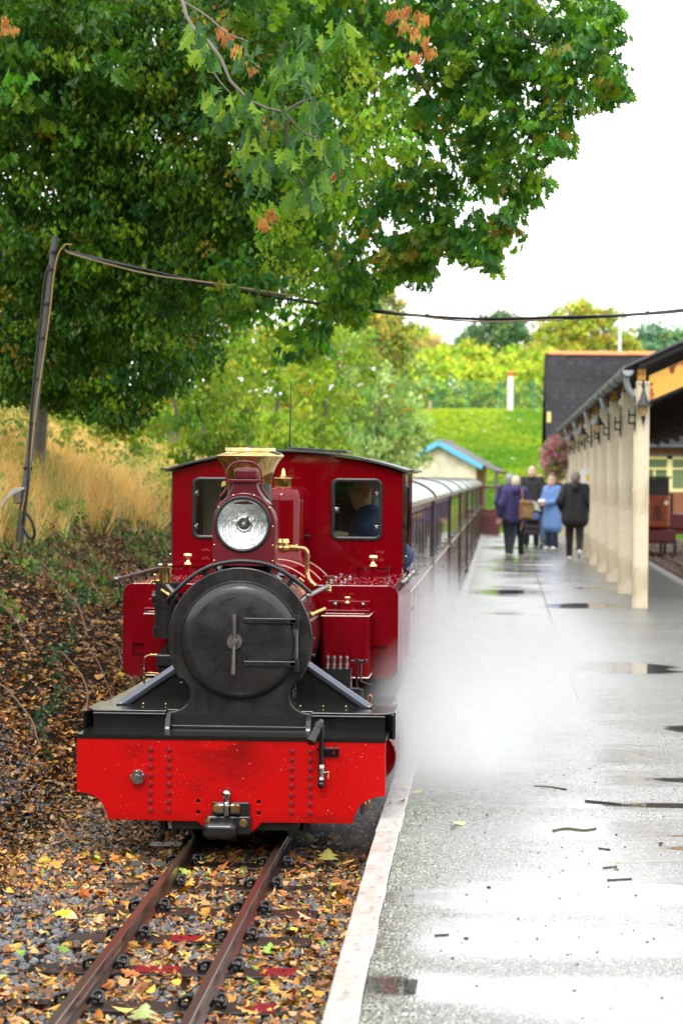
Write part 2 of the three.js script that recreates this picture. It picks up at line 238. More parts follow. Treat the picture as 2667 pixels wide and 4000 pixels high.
{
  const T = thing('railway_track', 'wet rusty narrow gauge track with dark sleepers and fallen leaves, under the locomotive', 'railway track'); tag(T, null, null, null, 'structure');
  for (const q of [-1, 1]) mesh('rail', rail(q * 0.2085, 7.2, -6, 0.4), railMat, T);
  const woods = [[0.02, 0.016, 0.013], [0.03, 0.024, 0.018], [0.02, 0.022, 0.016], [0.026, 0.018, 0.016]].map((c) => phy(c, 0.4, 0, { specularIntensity: 0.3, map: rep(tWood, 3), clearcoat: 0.25, clearcoatRoughness: 0.2, bumpMap: rep(tWood, 4), bumpScale: 0.002 }));
  const redTop = phy([0.22, 0.006, 0.01], 0.5, 0, { specularIntensity: 0.2, map: rep(tGrime, 8), clearcoat: 0.15, clearcoatRoughness: 0.15 });
  const clipGeo = merge([tube([[0.03, -0.052, 0.03], [0.045, -0.03, 0.034], [0.066, -0.036, 0.03], [0.07, -0.05, 0.012], [0.055, -0.055, 0], [0.04, -0.04, -0.006], [0.05, -0.022, -0.02], [0.07, -0.028, -0.03], [0.078, -0.052, -0.02]], 0.0075, 40, 7), rb(0.034, 0.03, 0.05, 0.006, 0.062, -0.06, 0.0), sp(0.011, 0.075, -0.05, 0.02)]);
  for (let k = 0; k < 11; k++) {
    const z = 4.75 - k * 0.592, cx = railX(z), len = 0.94 + R() * 0.03;
    const sl = mesh('sleeper', rb(len, 0.09, 0.15, 0.006, cx + 0.02 + (R() - 0.5) * 0.03, -0.106, z, 0, (R() - 0.5) * 0.02), pick(woods), T);
    if ([3, 4, 5, 6].includes(k)) for (const [x, w] of k === 4 ? [[-0.02, 0.16], [0.42, 0.13]] : k === 3 ? [[0.4, 0.11]] : k === 5 ? [[0.02, 0.13]] : []) mesh('red_plate', rb(w, 0.004, 0.11 + R() * 0.03, 0.001, cx + x, -0.0595, z), redTop, sl);
    for (const q of [-1, 1]) for (const e of [-1, 1]) { const cl2 = mesh('rail_clip', clipGeo, M.oily, sl); cl2.position.set(cx + q * 0.2085, 0, z + (R() - 0.5) * 0.02); cl2.scale.x = e; if (e < 0) cl2.scale.z = -1; }
  }
  // the bay track beyond the pillars
  const B = thing('railway_track', 'rusty brown bay track seen between the cream pillars and the photo edge', 'railway track'); tag(B, null, null, null, 'structure');
  for (const x of [4.46, 4.88]) mesh('rail', rail(x, 0, -60, 4), std([0.16, 0.075, 0.045], 0.6, 0.3), B);
  for (let z = -14; z > -58; z -= 0.6) mesh('sleeper', bx(0.95, 0.09, 0.16, 4.67, -0.115, z), woods[0], B);
}

// ---------- steam locomotive (front plate of the buffer beam at z = 0, rail tops at y = 0) ----------
{
  const L = thing('steam_locomotive', 'dark red steam locomotive with black smokebox, brass chimney cap and bright red buffer beam', 'locomotive');
  // buffer beam
  const s = new THREE.Shape(); s.moveTo(-0.71, 0.515); s.lineTo(-0.71, 0.258); s.quadraticCurveTo(-0.585, 0.262, -0.564, 0.136); s.lineTo(-0.147, 0.133); s.lineTo(-0.105, 0.088); s.lineTo(0.103, 0.088); s.lineTo(0.145, 0.133); s.lineTo(0.562, 0.136); s.quadraticCurveTo(0.585, 0.262, 0.71, 0.262); s.lineTo(0.71, 0.515);
  for (const [x, y] of [[-0.147, 0.228], [-0.147, 0.176], [0.131, 0.228], [0.131, 0.176]]) { const h = new THREE.Path(); h.absarc(x, y, 0.0085, 0, Math.PI * 2, true); s.holes.push(h); }
  const beam = mesh('buffer_beam', ext(s, 0.03, 0.003, 0, 0, -0.03), M.beam, L);
  for (const x of [-0.367, -0.282, 0.282, 0.366]) for (let k = 0; k < 8; k++) { const y = 0.463 - k * 0.0399; mesh('bolt', [cy(0.0135, 0.0135, 0.003, x, y, 0.0015, Math.PI / 2, 0, 14), hex(0.0112, 0.009, x, y, 0.0075, Math.PI / 2, R() * 3), cy(0.0065, 0.004, 0.004, x, y, 0.0135, Math.PI / 2, 0, 8)], M.bolt, beam); }
  mesh('capped_socket', [cy(0.034, 0.034, 0.012, -0.425, 0.336, 0.006, Math.PI / 2), cy(0.032, 0.028, 0.03, -0.425, 0.336, 0.026, Math.PI / 2), hex(0.017, 0.012, -0.425, 0.336, 0.046), ...[0, 1, 2, 3, 4].map((k) => sp(0.0055, -0.425 + 0.028 * Math.cos(k * 1.257 + 0.4), 0.336 + 0.028 * Math.sin(k * 1.257 + 0.4), 0.03))], M.steel, L);
  mesh('buffer_beam_backing', [bx(0.55, 0.05, 0.16, 0.01, 0.118, -0.12), bx(0.02, 0.09, 2.4, -0.27, 0.1, -1.3), bx(0.02, 0.09, 2.4, 0.27, 0.1, -1.3), bx(1.2, 0.3, 0.03, 0, 0.36, -0.09), bx(0.9, 0.34, 2.3, 0, 0.42, -1.5)], M.oily, L);
  // coupling
  const cp = mesh('coupling', [rb(0.172, 0.062, 0.022, 0.006, 0.006, 0.197, 0.011), rb(0.208, 0.09, 0.03, 0.012, -0.005, 0.122, 0.017), rb(0.156, 0.08, 0.075, 0.03, -0.037, 0.104, 0.07), bx(0.11, 0.02, 0.03, -0.03, 0.148, 0.045)], M.iron, L);
  mesh('tow_ball', [sp(0.0225, -0.011, 0.268, 0.05, 1, 1, 1, 24), lathe([[0.016, 0], [0.012, 0.018], [0.011, 0.03], [0.014, 0.036]], -0.011, 0.216, 0.05, 20), rb(0.05, 0.05, 0.03, 0.012, -0.042, 0.2, 0.036), rb(0.05, 0.05, 0.03, 0.012, 0.026, 0.2, 0.036), rb(0.026, 0.07, 0.04, 0.01, -0.011, 0.2, 0.044)], M.steel, cp);
  for (const [x, y, z] of [[-0.055, 0.204, 0.054], [0.032, 0.204, 0.054], [0.065, 0.135, 0.036], [-0.09, 0.14, 0.036]]) mesh('coupling_bolt', [hex(0.018, 0.012, x, y, z + 0.006), cy(0.0195, 0.0195, 0.003, x, y, z, Math.PI / 2)], M.brassDull, cp);
  // vacuum hose standing in front of the beam
  const vh = mesh('vacuum_pipe', [tube([[0.395, 0.555, 0.11], [0.412, 0.602, 0.07], [0.42, 0.6, 0.05], [0.42, 0.54, 0.045], [0.42, 0.4, 0.045]], 0.012, 30, 10), sp(0.018, 0.42, 0.318, 0.045), bar([0.42, 0.345, 0.045], [0.42, 0.318, 0.045], 0.014), bx(0.1, 0.006, 0.05, 0.448, 0.478, 0.025), rb(0.085, 0.045, 0.006, 0.002, 0.455, 0.462, 0.004)], M.black, L);
  mesh('hose_nozzle', [bar([0.41, 0.592, 0.085], [0.378, 0.52, 0.14], 0.017, 0.023, 18), bar([0.413, 0.598, 0.08], [0.405, 0.58, 0.094], 0.02, 0.02, 18)], M.iron, vh);
  mesh('hose_nozzle_bore', bar([0.3785, 0.521, 0.139], [0.3775, 0.519, 0.1415], 0.017, 0.017, 18), M.rubber, vh);
  mesh('stop_valve', [bar([0.42, 0.4, 0.045], [0.42, 0.345, 0.045], 0.015, 0.015, 16), hex(0.019, 0.016, 0.42, 0.402, 0.045, 0), hex(0.019, 0.014, 0.42, 0.348, 0.045, 0), bar([0.42, 0.374, 0.045], [0.448, 0.374, 0.05], 0.007)], M.steel, vh);
  mesh('valve_lever', rb(0.008, 0.036, 0.014, 0.003, 0.452, 0.362, 0.05), M.gold, vh);
  mesh('bracket_bolt', hex(0.011, 0.01, 0.474, 0.463, 0.012), M.bolt, vh);
  // footplate, riser and running plate
  mesh('footplate', [bx(1.424, 0.012, 0.39, 0, 0.521, -0.195), bx(1.424, 0.016, 0.014, 0, 0.517, -0.002)], M.plate, L);
  const rp = new THREE.Shape(); [[-0.69, 0.33], [-0.345, 0.33], [-0.345, 0.4], [0.345, 0.4], [0.345, 0.33], [0.69, 0.33], [0.735, 0.43], [0.735, 0.78], [-0.735, 0.78], [-0.735, 0.43]].forEach((p, i) => (i ? rp.lineTo(...p) : rp.moveTo(...p)));
  mesh('running_plate', [ext(rp, 0.012, 0.003).rotateX(-Math.PI / 2).translate(0, 0.597, 0), bx(1.4, 0.012, 1.9, 0, 0.6, -1.75)], M.plate, L);
  for (const q of [-1, 1]) mesh('riser_plate', [bx(0.345, 0.078, 0.012, q * 0.5175, 0.557, -0.338), bx(0.012, 0.115, 0.11, q * 0.711, 0.545, -0.378, 0, q * 0.42), bx(0.012, 0.115, 0.34, q * 0.73, 0.545, -0.6), bar([q * 0.69, 0.592, -0.328], [q * 0.346, 0.592, -0.328], 0.006)], M.black, L);
  for (const q of [-1, 1]) { mesh('gusset', ext(poly([[0, 0], [0, 0.07], [0.02, 0.068], [0.05, 0.045], [0.075, 0.01], [0.08, 0]]), 0.026, 0.004).rotateY(-Math.PI / 2).translate(q * 0.332 + 0.013, 0.527, -0.36), M.smoke, L); }
  // saddle and smokebox
  const sd = new THREE.Shape(), cyy = 0.945, rf = 0.343;
  sd.moveTo(-0.342, 0.528); sd.lineTo(-0.342, 0.6); sd.quadraticCurveTo(-0.236, 0.605, -0.236, 0.69); sd.quadraticCurveTo(-0.238, 0.745, -0.29, 0.762);
  const a0 = Math.atan2(0.762 - cyy, -0.29); sd.absarc(0, cyy, rf, a0, -Math.PI - a0, true);
  sd.quadraticCurveTo(0.238, 0.745, 0.236, 0.69); sd.quadraticCurveTo(0.236, 0.605, 0.342, 0.6); sd.lineTo(0.342, 0.528);
  const sm2 = mesh('smokebox_front', [ext(sd, 0.03, 0.005, 0, 0, -0.39, 40), rb(0.66, 0.016, 0.03, 0.006, 0, 0.534, -0.348)], M.smoke, L);
  const sad = new THREE.Shape(); sad.moveTo(-0.34, 0.53); sad.lineTo(-0.34, 0.598); sad.quadraticCurveTo(-0.234, 0.605, -0.234, 0.69); sad.quadraticCurveTo(-0.236, 0.745, -0.29, 0.77); sad.lineTo(0.29, 0.77); sad.quadraticCurveTo(0.236, 0.745, 0.234, 0.69); sad.quadraticCurveTo(0.234, 0.605, 0.34, 0.598); sad.lineTo(0.34, 0.53);
  mesh('saddle', ext(sad, 0.36, 0.003, 0, 0, -0.751, 20), M.smoke, L);
  mesh('smokebox', [cy(0.334, 0.334, 0.6, 0, cyy, -0.69, Math.PI / 2, 0, 64)], phy([0.02, 0.018, 0.02], 0.3, 0.2, { clearcoat: 0.7, clearcoatRoughness: 0.15, roughnessMap: rep(tRough, 3) }), L);
  const door = mesh('smokebox_door', lathe([[0.0, 0.056], [0.06, 0.0555], [0.15, 0.052], [0.225, 0.045], [0.25, 0.04], [0.266, 0.031], [0.276, 0.016], [0.279, 0.0]], 0, 0.941, -0.36, 72, Math.PI / 2), M.smoke, L);
  mesh('door_rim', move(new THREE.TorusGeometry(0.281, 0.004, 8, 80), 0, 0.941, -0.359), M.iron, door);
  mesh('door_handle', [cy(0.038, 0.036, 0.016, -0.018, 0.941, -0.298, Math.PI / 2), cy(0.02, 0.017, 0.03, -0.018, 0.941, -0.278, Math.PI / 2), hex(0.013, 0.014, -0.018, 0.941, -0.262), bar([-0.018, 0.955, -0.272], [-0.0185, 1.065, -0.268], 0.0085, 0.0125, 14), bar([-0.018, 0.93, -0.272], [-0.021, 0.79, -0.268], 0.008, 0.0115, 14), cy(0.0125, 0.0125, 0.012, -0.0185, 1.066, -0.268, 0, 0, 14)], M.worn, door);
  for (const y of [1.04, 0.838]) mesh('hinge_strap', [rb(0.262, 0.029, 0.012, 0.006, 0.152, y, -0.306), rb(0.05, 0.03, 0.05, 0.008, 0.262, y, -0.325), cy(0.0135, 0.0135, 0.06, 0.274, y - 0.006, -0.312, 0, 0, 14)], M.iron, door);
  mesh('hinge_pin', [cy(0.0065, 0.0065, 0.262, 0.274, 0.932, -0.312, 0, 0, 12), cy(0.013, 0.013, 0.03, 0.274, 1.05, -0.312, 0, 0, 14), cy(0.013, 0.013, 0.045, 0.274, 0.825, -0.312, 0, 0, 14)], M.worn, door);
  // struts from the running plate up to the smokebox
  for (const q of [-1, 1]) {
    mesh('support_strut', bar([q * 0.6, 0.602, -0.6], [q * 0.29, 0.815, -0.6], 0.027, 0.027, 28), M.strut, L);
    mesh('strut_web', [ext(poly([[q * 0.6, 0.604], [q * 0.3, 0.8], [q * 0.25, 0.72], [q * 0.25, 0.604]]), 0.012, 0.002, 0, 0, -0.606), bx(0.4, 0.008, 0.05, q * 0.42, 0.611, -0.59)], M.plate, L);
    for (let k = 0; k < 4; k++) mesh('plate_stud', sp(0.0055, q * (0.27 + k * 0.11), 0.617, -0.575, 1, 0.8, 1, 8), M.gold, L);
  }
  // headlamp
  const hl = new THREE.Shape(); hl.moveTo(-0.15, 1.302); hl.lineTo(0.15, 1.302); hl.lineTo(0.15, 1.49); hl.absarc(0, 1.49, 0.15, 0, Math.PI, false); hl.lineTo(-0.15, 1.302);
  const hh = new THREE.Path(); hh.absarc(-0.006, 1.49, 0.126, 0, Math.PI * 2, true); hl.holes.push(hh);
  const lamp = mesh('headlamp', [ext(hl, 0.15, 0.004, 0, 0, -0.65, 40), bx(0.29, 0.3, 0.01, 0, 1.45, -0.655)], M.lampRed, L);
  mesh('lamp_rim', move(new THREE.TorusGeometry(0.128, 0.0085, 12, 72), -0.006, 1.49, -0.498), M.rubber, lamp);
  mesh('reflector', lathe([[0.012, -0.07], [0.03, -0.066], [0.06, -0.052], [0.09, -0.03], [0.115, -0.006], [0.124, 0.004]], -0.006, 1.49, -0.512, 64, Math.PI / 2), std([0.82, 0.85, 0.84], 0.06, 1, { bumpMap: rep(tRough, 5), bumpScale: 0.006, roughnessMap: rep(tRough, 3) }), lamp);
  mesh('bulb_holder', [cy(0.026, 0.024, 0.014, -0.006, 1.49, -0.572, Math.PI / 2), cy(0.015, 0.012, 0.03, -0.006, 1.49, -0.56, Math.PI / 2), sp(0.011, -0.006, 1.49, -0.545), rb(0.014, 0.03, 0.01, 0.003, 0.008, 1.515, -0.565, 0, 0, -0.5)], M.steel, lamp);
  mesh('bulb_ring', move(new THREE.TorusGeometry(0.033, 0.008, 10, 40), -0.006, 1.49, -0.57), std([0.8, 0.8, 0.78], 0.15, 1), lamp);
  mesh('lens', move(new THREE.CircleGeometry(0.122, 64), -0.006, 1.49, -0.5), M.lens, lamp);
  for (const [x, y] of [[-0.052, 1.628], [0.048, 1.628], [-0.122, 1.57], [0.122, 1.57], [-0.139, 1.48], [0.139, 1.48], [-0.141, 1.39], [0.139, 1.39], [-0.141, 1.315], [0.139, 1.315]]) mesh('screw', sp(0.0042, x, y, -0.499, 1, 1, 0.7, 8), M.gold, lamp);
  const nk = new THREE.Shape(); nk.moveTo(-0.128, 1.585); nk.quadraticCurveTo(-0.062, 1.63, -0.056, 1.692); nk.lineTo(0.056, 1.692); nk.quadraticCurveTo(0.062, 1.63, 0.128, 1.585);
  mesh('lamp_vent', [ext(nk, 0.11, 0.004, 0, 0, -0.635), rb(0.158, 0.016, 0.14, 0.004, 0.002, 1.697, -0.58), rb(0.116, 0.064, 0.116, 0.022, 0.004, 1.73, -0.58)], M.lampRed, lamp);
  mesh('lamp_guard', [tube([[-0.112, 1.622, -0.492], [-0.096, 1.642, -0.49], [-0.083, 1.668, -0.488], [-0.082, 1.72, -0.486], [-0.074, 1.756, -0.486], [-0.045, 1.782, -0.486], [0, 1.79, -0.486], [0.048, 1.782, -0.486], [0.077, 1.756, -0.486], [0.085, 1.72, -0.486], [0.086, 1.668, -0.488], [0.1, 1.642, -0.49], [0.116, 1.618, -0.492]], 0.0055, 90, 10)], M.lampRed, lamp);
  mesh('lamp_foot', [bx(0.31, 0.012, 0.17, 0, 1.297, -0.575), rb(0.03, 0.05, 0.1, 0.004, 0.155, 1.275, -0.56, 0, 0, -0.5), rb(0.03, 0.05, 0.1, 0.004, -0.155, 1.275, -0.56, 0, 0, 0.5)], M.lampRed, lamp);
  // chimney
  const ch = mesh('chimney', [lathe([[0.19, 1.24], [0.15, 1.29], [0.115, 1.35], [0.108, 1.5], [0.107, 1.686]], 0, 0, -0.75, 48)], M.smoke, L);
  mesh('chimney_cap', lathe([[0.109, 1.683], [0.111, 1.69], [0.112, 1.7], [0.117, 1.73], [0.13, 1.765], [0.149, 1.795], [0.164, 1.812], [0.167, 1.817], [0.164, 1.823], [0.15, 1.833], [0.13, 1.84], [0.124, 1.845], [0.124, 1.857], [0.117, 1.858]], 0, 0, -0.75, 64), M.brass, ch);
  mesh('chimney_lip', lathe([[0.117, 1.8575], [0.118, 1.861], [0.107, 1.861], [0.1, 1.83], [0.095, 1.6]], 0, 0, -0.75, 48), M.oily, ch);
  // boiler, bands, dome
  const bl = mesh('boiler', cy(0.322, 0.322, 1.85, 0, cyy, -1.9, Math.PI / 2, 0, 64), M.red, L);
  for (const z of [-1.02, -1.07, -1.62, -2.2, -2.7]) mesh('boiler_band', [cy(0.3235, 0.3235, 0.022, 0, cyy, z, Math.PI / 2, 0, 64)], M.red, bl);
  for (const z of [-1.085, -1.6, -2.18, -2.68]) mesh('lining_band', [cy(0.3245, 0.3245, 0.006, 0, cyy, z, Math.PI / 2, 0, 64)], M.cream, bl);
  for (const [x, y] of [[-0.331, 0.87], [-0.31, 0.72], [0.331, 0.94], [0.332, 0.86], [0.31, 0.78]]) mesh('barrel_bolt', hex(0.008, 0.012, x, y, -0.6, 0, Math.PI / 2), M.worn, L);
  const dome = mesh('dome', lathe([[0.15, 1.22], [0.125, 1.27], [0.118, 1.33], [0.1175, 1.58], [0.112, 1.615], [0.096, 1.645], [0.07, 1.662], [0, 1.666]], 0, 0, -2.55, 56), M.red, L);
  mesh('dome_cap', lathe([[0.052, 1.66], [0.052, 1.705], [0.056, 1.708], [0.056, 1.714], [0.03, 1.716], [0.02, 1.722], [0.013, 1.73], [0.015, 1.735], [0.012, 1.74], [0.013, 1.745], [0.009, 1.752], [0.009, 1.758], [0.004, 1.766], [0, 1.768]], 0, 0, -2.55, 32), M.brass, dome);
  mesh('spring_conduit', [...Array(12)].map((_, k) => move(new THREE.TorusGeometry(0.008, 0.003, 6, 14), -0.06, 1.6 + k * 0.011, -2.3, Math.PI / 2)), M.iron, L);
  // globe valve and copper pipe beside the lamp
  const gv = mesh('globe_valve', [sp(0.028, 0.13, 1.356, -1.2, 1.2, 0.9, 1), hex(0.034, 0.02, 0.127, 1.394, -1.2, 0), cy(0.022, 0.02, 0.03, 0.128, 1.375, -1.2), bar([0.085, 1.357, -1.2], [0.185, 1.357, -1.2], 0.017, 0.017, 16), ...[0.09, 0.17, 0.194].map((x) => hex(x > 0.19 ? 0.026 : 0.021, 0.014, x, 1.357, -1.2, 0, Math.PI / 2))], M.brassDull, L);
  mesh('copper_pipe', [tube([[0.2, 1.357, -1.2], [0.228, 1.355, -1.2], [0.244, 1.34, -1.2], [0.247, 1.315, -1.2], [0.247, 1.25, -1.2], [0.252, 1.21, -1.195], [0.27, 1.185, -1.19], [0.295, 1.166, -1.18]], 0.0125, 60, 12), bar([0.247, 1.322, -1.2], [0.247, 1.312, -1.2], 0.0155)], M.copper, gv);
  mesh('pipe_bend', tube([[-0.17, 1.3, -0.75], [-0.165, 1.27, -0.72], [-0.16, 1.25, -0.7]], 0.012), M.copper, L);
  // side tanks
  for (const q of [-1, 1]) {
    const ts = new THREE.Shape(), r = 0.055, x0 = 0.27, x1 = 0.706, y0 = 0.69, y1 = 1.168; ts.moveTo(x0, y0); ts.lineTo(x1 - r, y0); ts.absarc(x1 - r, y0 + r, r, -Math.PI / 2, 0, false); ts.lineTo(x1, y1 - r); ts.absarc(x1 - r, y1 - r, r, 0, Math.PI / 2, false); ts.lineTo(x0, y1);
    const tg = ext(ts, 1.5, 0.004, 0, 0, -2.8, 12); if (q < 0) tg.rotateY(Math.PI).translate(0, 0, -4.1);
    const tank = mesh('side_tank', tg, M.red, L);
    mesh('tank_pocket', [bx(0.1, 0.005, 0.02, q * 0.607, 0.862, -1.292), bx(0.1, 0.005, 0.012, q * 0.607, 0.808, -1.296), bx(0.005, 0.056, 0.014, q * 0.56, 0.835, -1.294), bx(0.005, 0.056, 0.014, q * 0.655, 0.835, -1.294)], M.red, tank);
    const lid = mesh('filler_lid', [cy(0.094, 0.094, 0.055, q * 0.515, 1.193, -2.4, 0, 0, 40), cy(0.104, 0.104, 0.009, q * 0.515, 1.224, -2.4, 0, 0, 40)], M.red, tank);
    mesh('lid_knob', lathe([[0.024, 0], [0.022, 0.005], [0.011, 0.012], [0.009, 0.025], [0.012, 0.032], [0.024, 0.036], [0.027, 0.046], [0.024, 0.057], [0.012, 0.061], [0, 0.062]], q * 0.515, 1.228, -2.4, 24), M.gold, tank);
    mesh('handrail', [bar([q * 0.732, 1.188, -1.25], [q * 0.732, 1.188, -2.75], 0.0105, 0.0105, 14), sp(0.015, q * 0.732, 1.188, -1.245)], M.worn, tank);
    for (const z of [-1.29, -1.7, -2.2, -2.7]) mesh('handrail_stanchion', [cy(0.014, 0.014, 0.02, q * 0.732, 1.188, z, Math.PI / 2, 0, 14), bar([q * 0.705, 1.148, z], [q * 0.728, 1.178, z], 0.011, 0.006)], M.black, tank);
    if (q > 0) for (const [x, z] of [[0.33, -1.45], [0.33, -1.75], [0.33, -2.1], [0.33, -2.5], [0.4, -1.5], [0.4, -1.8], [0.4, -2.2]]) mesh('tank_bolt', [hex(0.009, 0.012, x, 1.174, z, 0), cy(0.012, 0.012, 0.003, x, 1.1695, z)], M.steel, tank);
    { const dr = []; for (let k = 0; k < 260; k++) { const x = rr(0.33, 0.69), z = rr(-1.31, -2.75), r2 = rr(0.001, 0.003); dr.push(sp(r2, q * x, 1.1682, z, 1, 0.45, 1, 6)); } const o = mesh('rain_drops', dr, phy([0.75, 0.75, 0.75], 0.02, 0, { clearcoat: 1, clearcoatRoughness: 0.02, transmission: 0.6, thickness: 0 }), tank); o.userData.kind = 'stuff'; }
    // oil box ahead of the tank
    const ob = mesh('sand_box', [rb(q < 0 ? 0.215 : 0.237, 0.35, 0.29, 0.022, q < 0 ? -0.4445 : 0.4555, 0.878, -1.145, 0, 0, 0, 4), rb(q < 0 ? 0.218 : 0.24, 0.012, 0.292, 0.004, q < 0 ? -0.4445 : 0.4555, 1.052, -1.145), rb(0.216, 0.04, 0.008, 0.004, q * 0.458, 1.072, -1.24)], M.red, L);
    for (const y of [1.027, 0.72]) mesh('lining_strip', rb(q < 0 ? 0.2195 : 0.2415, 0.0065, 0.2945, 0.024, q < 0 ? -0.4445 : 0.4555, y, -1.145, 0, 0, 0, 4), M.cream, ob);
    mesh('sand_box_lid', [cy(0.045, 0.045, 0.026, q * 0.457, 1.07, -1.13, 0, 0, 30), cy(0.049, 0.049, 0.006, q * 0.457, 1.084, -1.13, 0, 0, 30)], M.red, ob);
    mesh('lid_knob', lathe([[0.013, 0], [0.006, 0.006], [0.005, 0.014], [0.014, 0.02], [0.015, 0.026], [0.012, 0.031], [0, 0.033]], q * 0.457, 1.087, -1.13, 20), M.gold, ob);
    for (const x of [0.39, 0.53]) mesh('lug_bolt', [cy(0.013, 0.013, 0.008, q * x, 1.074, -1.233, Math.PI / 2), sp(0.009, q * x, 1.074, -1.229)], M.steel, ob);
    // cylinder below the running plate
    mesh('cylinder', [cy(0.125, 0.125, 0.5, q * 0.6, 0.372, -0.9, Math.PI / 2, 0, 36), cy(0.132, 0.128, 0.03, q * 0.6, 0.372, -0.64, Math.PI / 2, 0, 36)], M.red, L);
    for (const z of [-1.6, -2.1, -2.6]) mesh('driving_wheel', cy(0.2, 0.2, 0.05, q * 0.22, 0.2, z, 0, Math.PI / 2, 32), M.oily, L);
    mesh('pony_wheel', [cy(0.115, 0.115, 0.045, q * 0.205, 0.115, -0.5, 0, Math.PI / 2, 32), cy(0.13, 0.13, 0.012, q * 0.178, 0.115, -0.5, 0, Math.PI / 2, 32), cy(0.02, 0.02, 0.12, q * 0.2, 0.115, -0.5, 0, Math.PI / 2)], M.oily, L);
  }
  for (const q of [-1, 1]) mesh('axle_hanger', [bx(0.03, 0.07, 0.05, q * 0.335, 0.1, -0.2), cy(0.018, 0.014, 0.05, q * 0.325, 0.1, -0.17)], M.oily, L);
  mesh('drain_cock', [bar([0.5, 0.2, -0.4], [0.56, 0.185, -0.34], 0.018, 0.014), bar([0.52, 0.215, -0.4], [0.59, 0.205, -0.36], 0.014, 0.01), cy(0.01, 0.01, 0.05, 0.586, 0.16, -0.33)], M.oily, L);
  mesh('drain_pipe', [tube([[0.56, 0.19, -0.34], [0.585, 0.2, -0.335], [0.6, 0.185, -0.33], [0.595, 0.16, -0.33], [0.586, 0.14, -0.33]], 0.005), tube([[0.57, 0.205, -0.35], [0.605, 0.21, -0.345], [0.617, 0.185, -0.34], [0.6, 0.15, -0.335]], 0.0045)], M.copper, L);
  // air pump
  const px = -0.417, pz = -0.85;
  const pump = mesh('air_pump', [cy(0.06, 0.06, 0.17, px, 1.005, pz), cy(0.068, 0.068, 0.05, px, 0.945, pz), cy(0.066, 0.066, 0.04, px, 1.09, pz), rb(0.105, 0.085, 0.11, 0.01, px + 0.002, 1.142, pz), cy(0.03, 0.03, 0.02, px - 0.06, 1.12, pz, 0, Math.PI / 2), bx(0.14, 0.012, 0.12, px + 0.02, 1.186, pz), cy(0.013, 0.013, 0.09, px + 0.01, 0.88, pz), rb(0.105, 0.07, 0.1, 0.015, px + 0.005, 0.808, pz), cy(0.03, 0.03, 0.03, px, 0.855, pz), ...[0, 1, 2, 3, 4, 5].map((k) => cy(0.052, 0.052, 0.006, px, 0.765 - k * 0.014, pz)), cy(0.04, 0.04, 0.1, px, 0.72, pz), ...[0, 1, 2, 3, 4, 5].map((k) => hex(0.008, 0.012, px + 0.058 * Math.cos(k * 1.05), 0.974, pz + 0.058 * Math.sin(k * 1.05), 0)), tube([[px + 0.07, 1.13, pz], [px + 0.12, 1.11, pz + 0.05], [px + 0.16, 1.1, pz + 0.02]], 0.014)], M.oily, L);
  mesh('lubricator', [cy(0.031, 0.031, 0.088, px - 0.006, 1.222, pz + 0.02), cy(0.033, 0.033, 0.01, px - 0.006, 1.262, pz + 0.02), cy(0.016, 0.016, 0.02, px - 0.006, 1.277, pz + 0.02), hex(0.012, 0.012, px - 0.006, 1.19, pz + 0.055)], M.brassDull, pump);
  mesh('filler_handle', [bar([px - 0.04, 1.28, pz + 0.02], [px + 0.028, 1.28, pz + 0.02], 0.005)], M.steel, pump);
  mesh('lubricator_tap', [bar([px - 0.035, 1.2, pz + 0.02], [px - 0.065, 1.2, pz + 0.03], 0.008), bar([px - 0.055, 1.2, pz + 0.03], [px - 0.055, 1.225, pz + 0.03], 0.006), sp(0.009, px - 0.055, 1.228, pz + 0.03), bar([px - 0.065, 1.2, pz + 0.03], [px - 0.075, 1.185, pz + 0.03], 0.006)], M.brass, pump);
  mesh('oil_union', [bar([px - 0.02, 1.158, pz + 0.07], [px + 0.02, 1.132, pz + 0.07], 0.011), hex(0.013, 0.014, px + 0.012, 1.138, pz + 0.07, 0, 1)], M.brassDull, pump);
  mesh('pump_pipe', [tube([[px - 0.05, 0.834, pz + 0.03], [px - 0.075, 0.834, pz + 0.03], [px - 0.1, 0.822, pz + 0.03], [px - 0.105, 0.79, pz + 0.03], [px - 0.105, 0.72, pz + 0.03], [px - 0.1, 0.655, pz + 0.03], [px - 0.08, 0.635, pz + 0.03], [px - 0.05, 0.627, pz + 0.03]], 0.005, 60, 8), tube([[px - 0.03, 0.745, pz + 0.05], [px - 0.08, 0.748, pz + 0.05], [px - 0.1, 0.74, pz + 0.03]], 0.0045), bar([-0.575, 0.6, -0.7], [-0.575, 0.645, -0.7], 0.004)], M.copper, pump);
  mesh('pump_union', [hex(0.009, 0.014, px - 0.048, 0.834, pz + 0.03, 0, Math.PI / 2), hex(0.0095, 0.01, px - 0.07, 0.834, pz + 0.03, 0, Math.PI / 2), hex(0.01, 0.012, px - 0.105, 0.768, pz + 0.03, 0), hex(0.01, 0.012, px - 0.105, 0.725, pz + 0.03, 0), cy(0.007, 0.007, 0.035, px - 0.105, 0.747, pz + 0.03)], M.brass, pump);
  // mechanical lubricator and reversing rods on the platform side
  const lb = mesh('oil_lubricator', [rb(0.134, 0.17, 0.12, 0.006, 0.431, 0.69, -0.85), bx(0.142, 0.008, 0.128, 0.431, 0.776, -0.85), ...[0, 1].map((k) => sp(0.006, 0.42 + 0.022 * k, 0.73, -0.789))], M.oily, L);
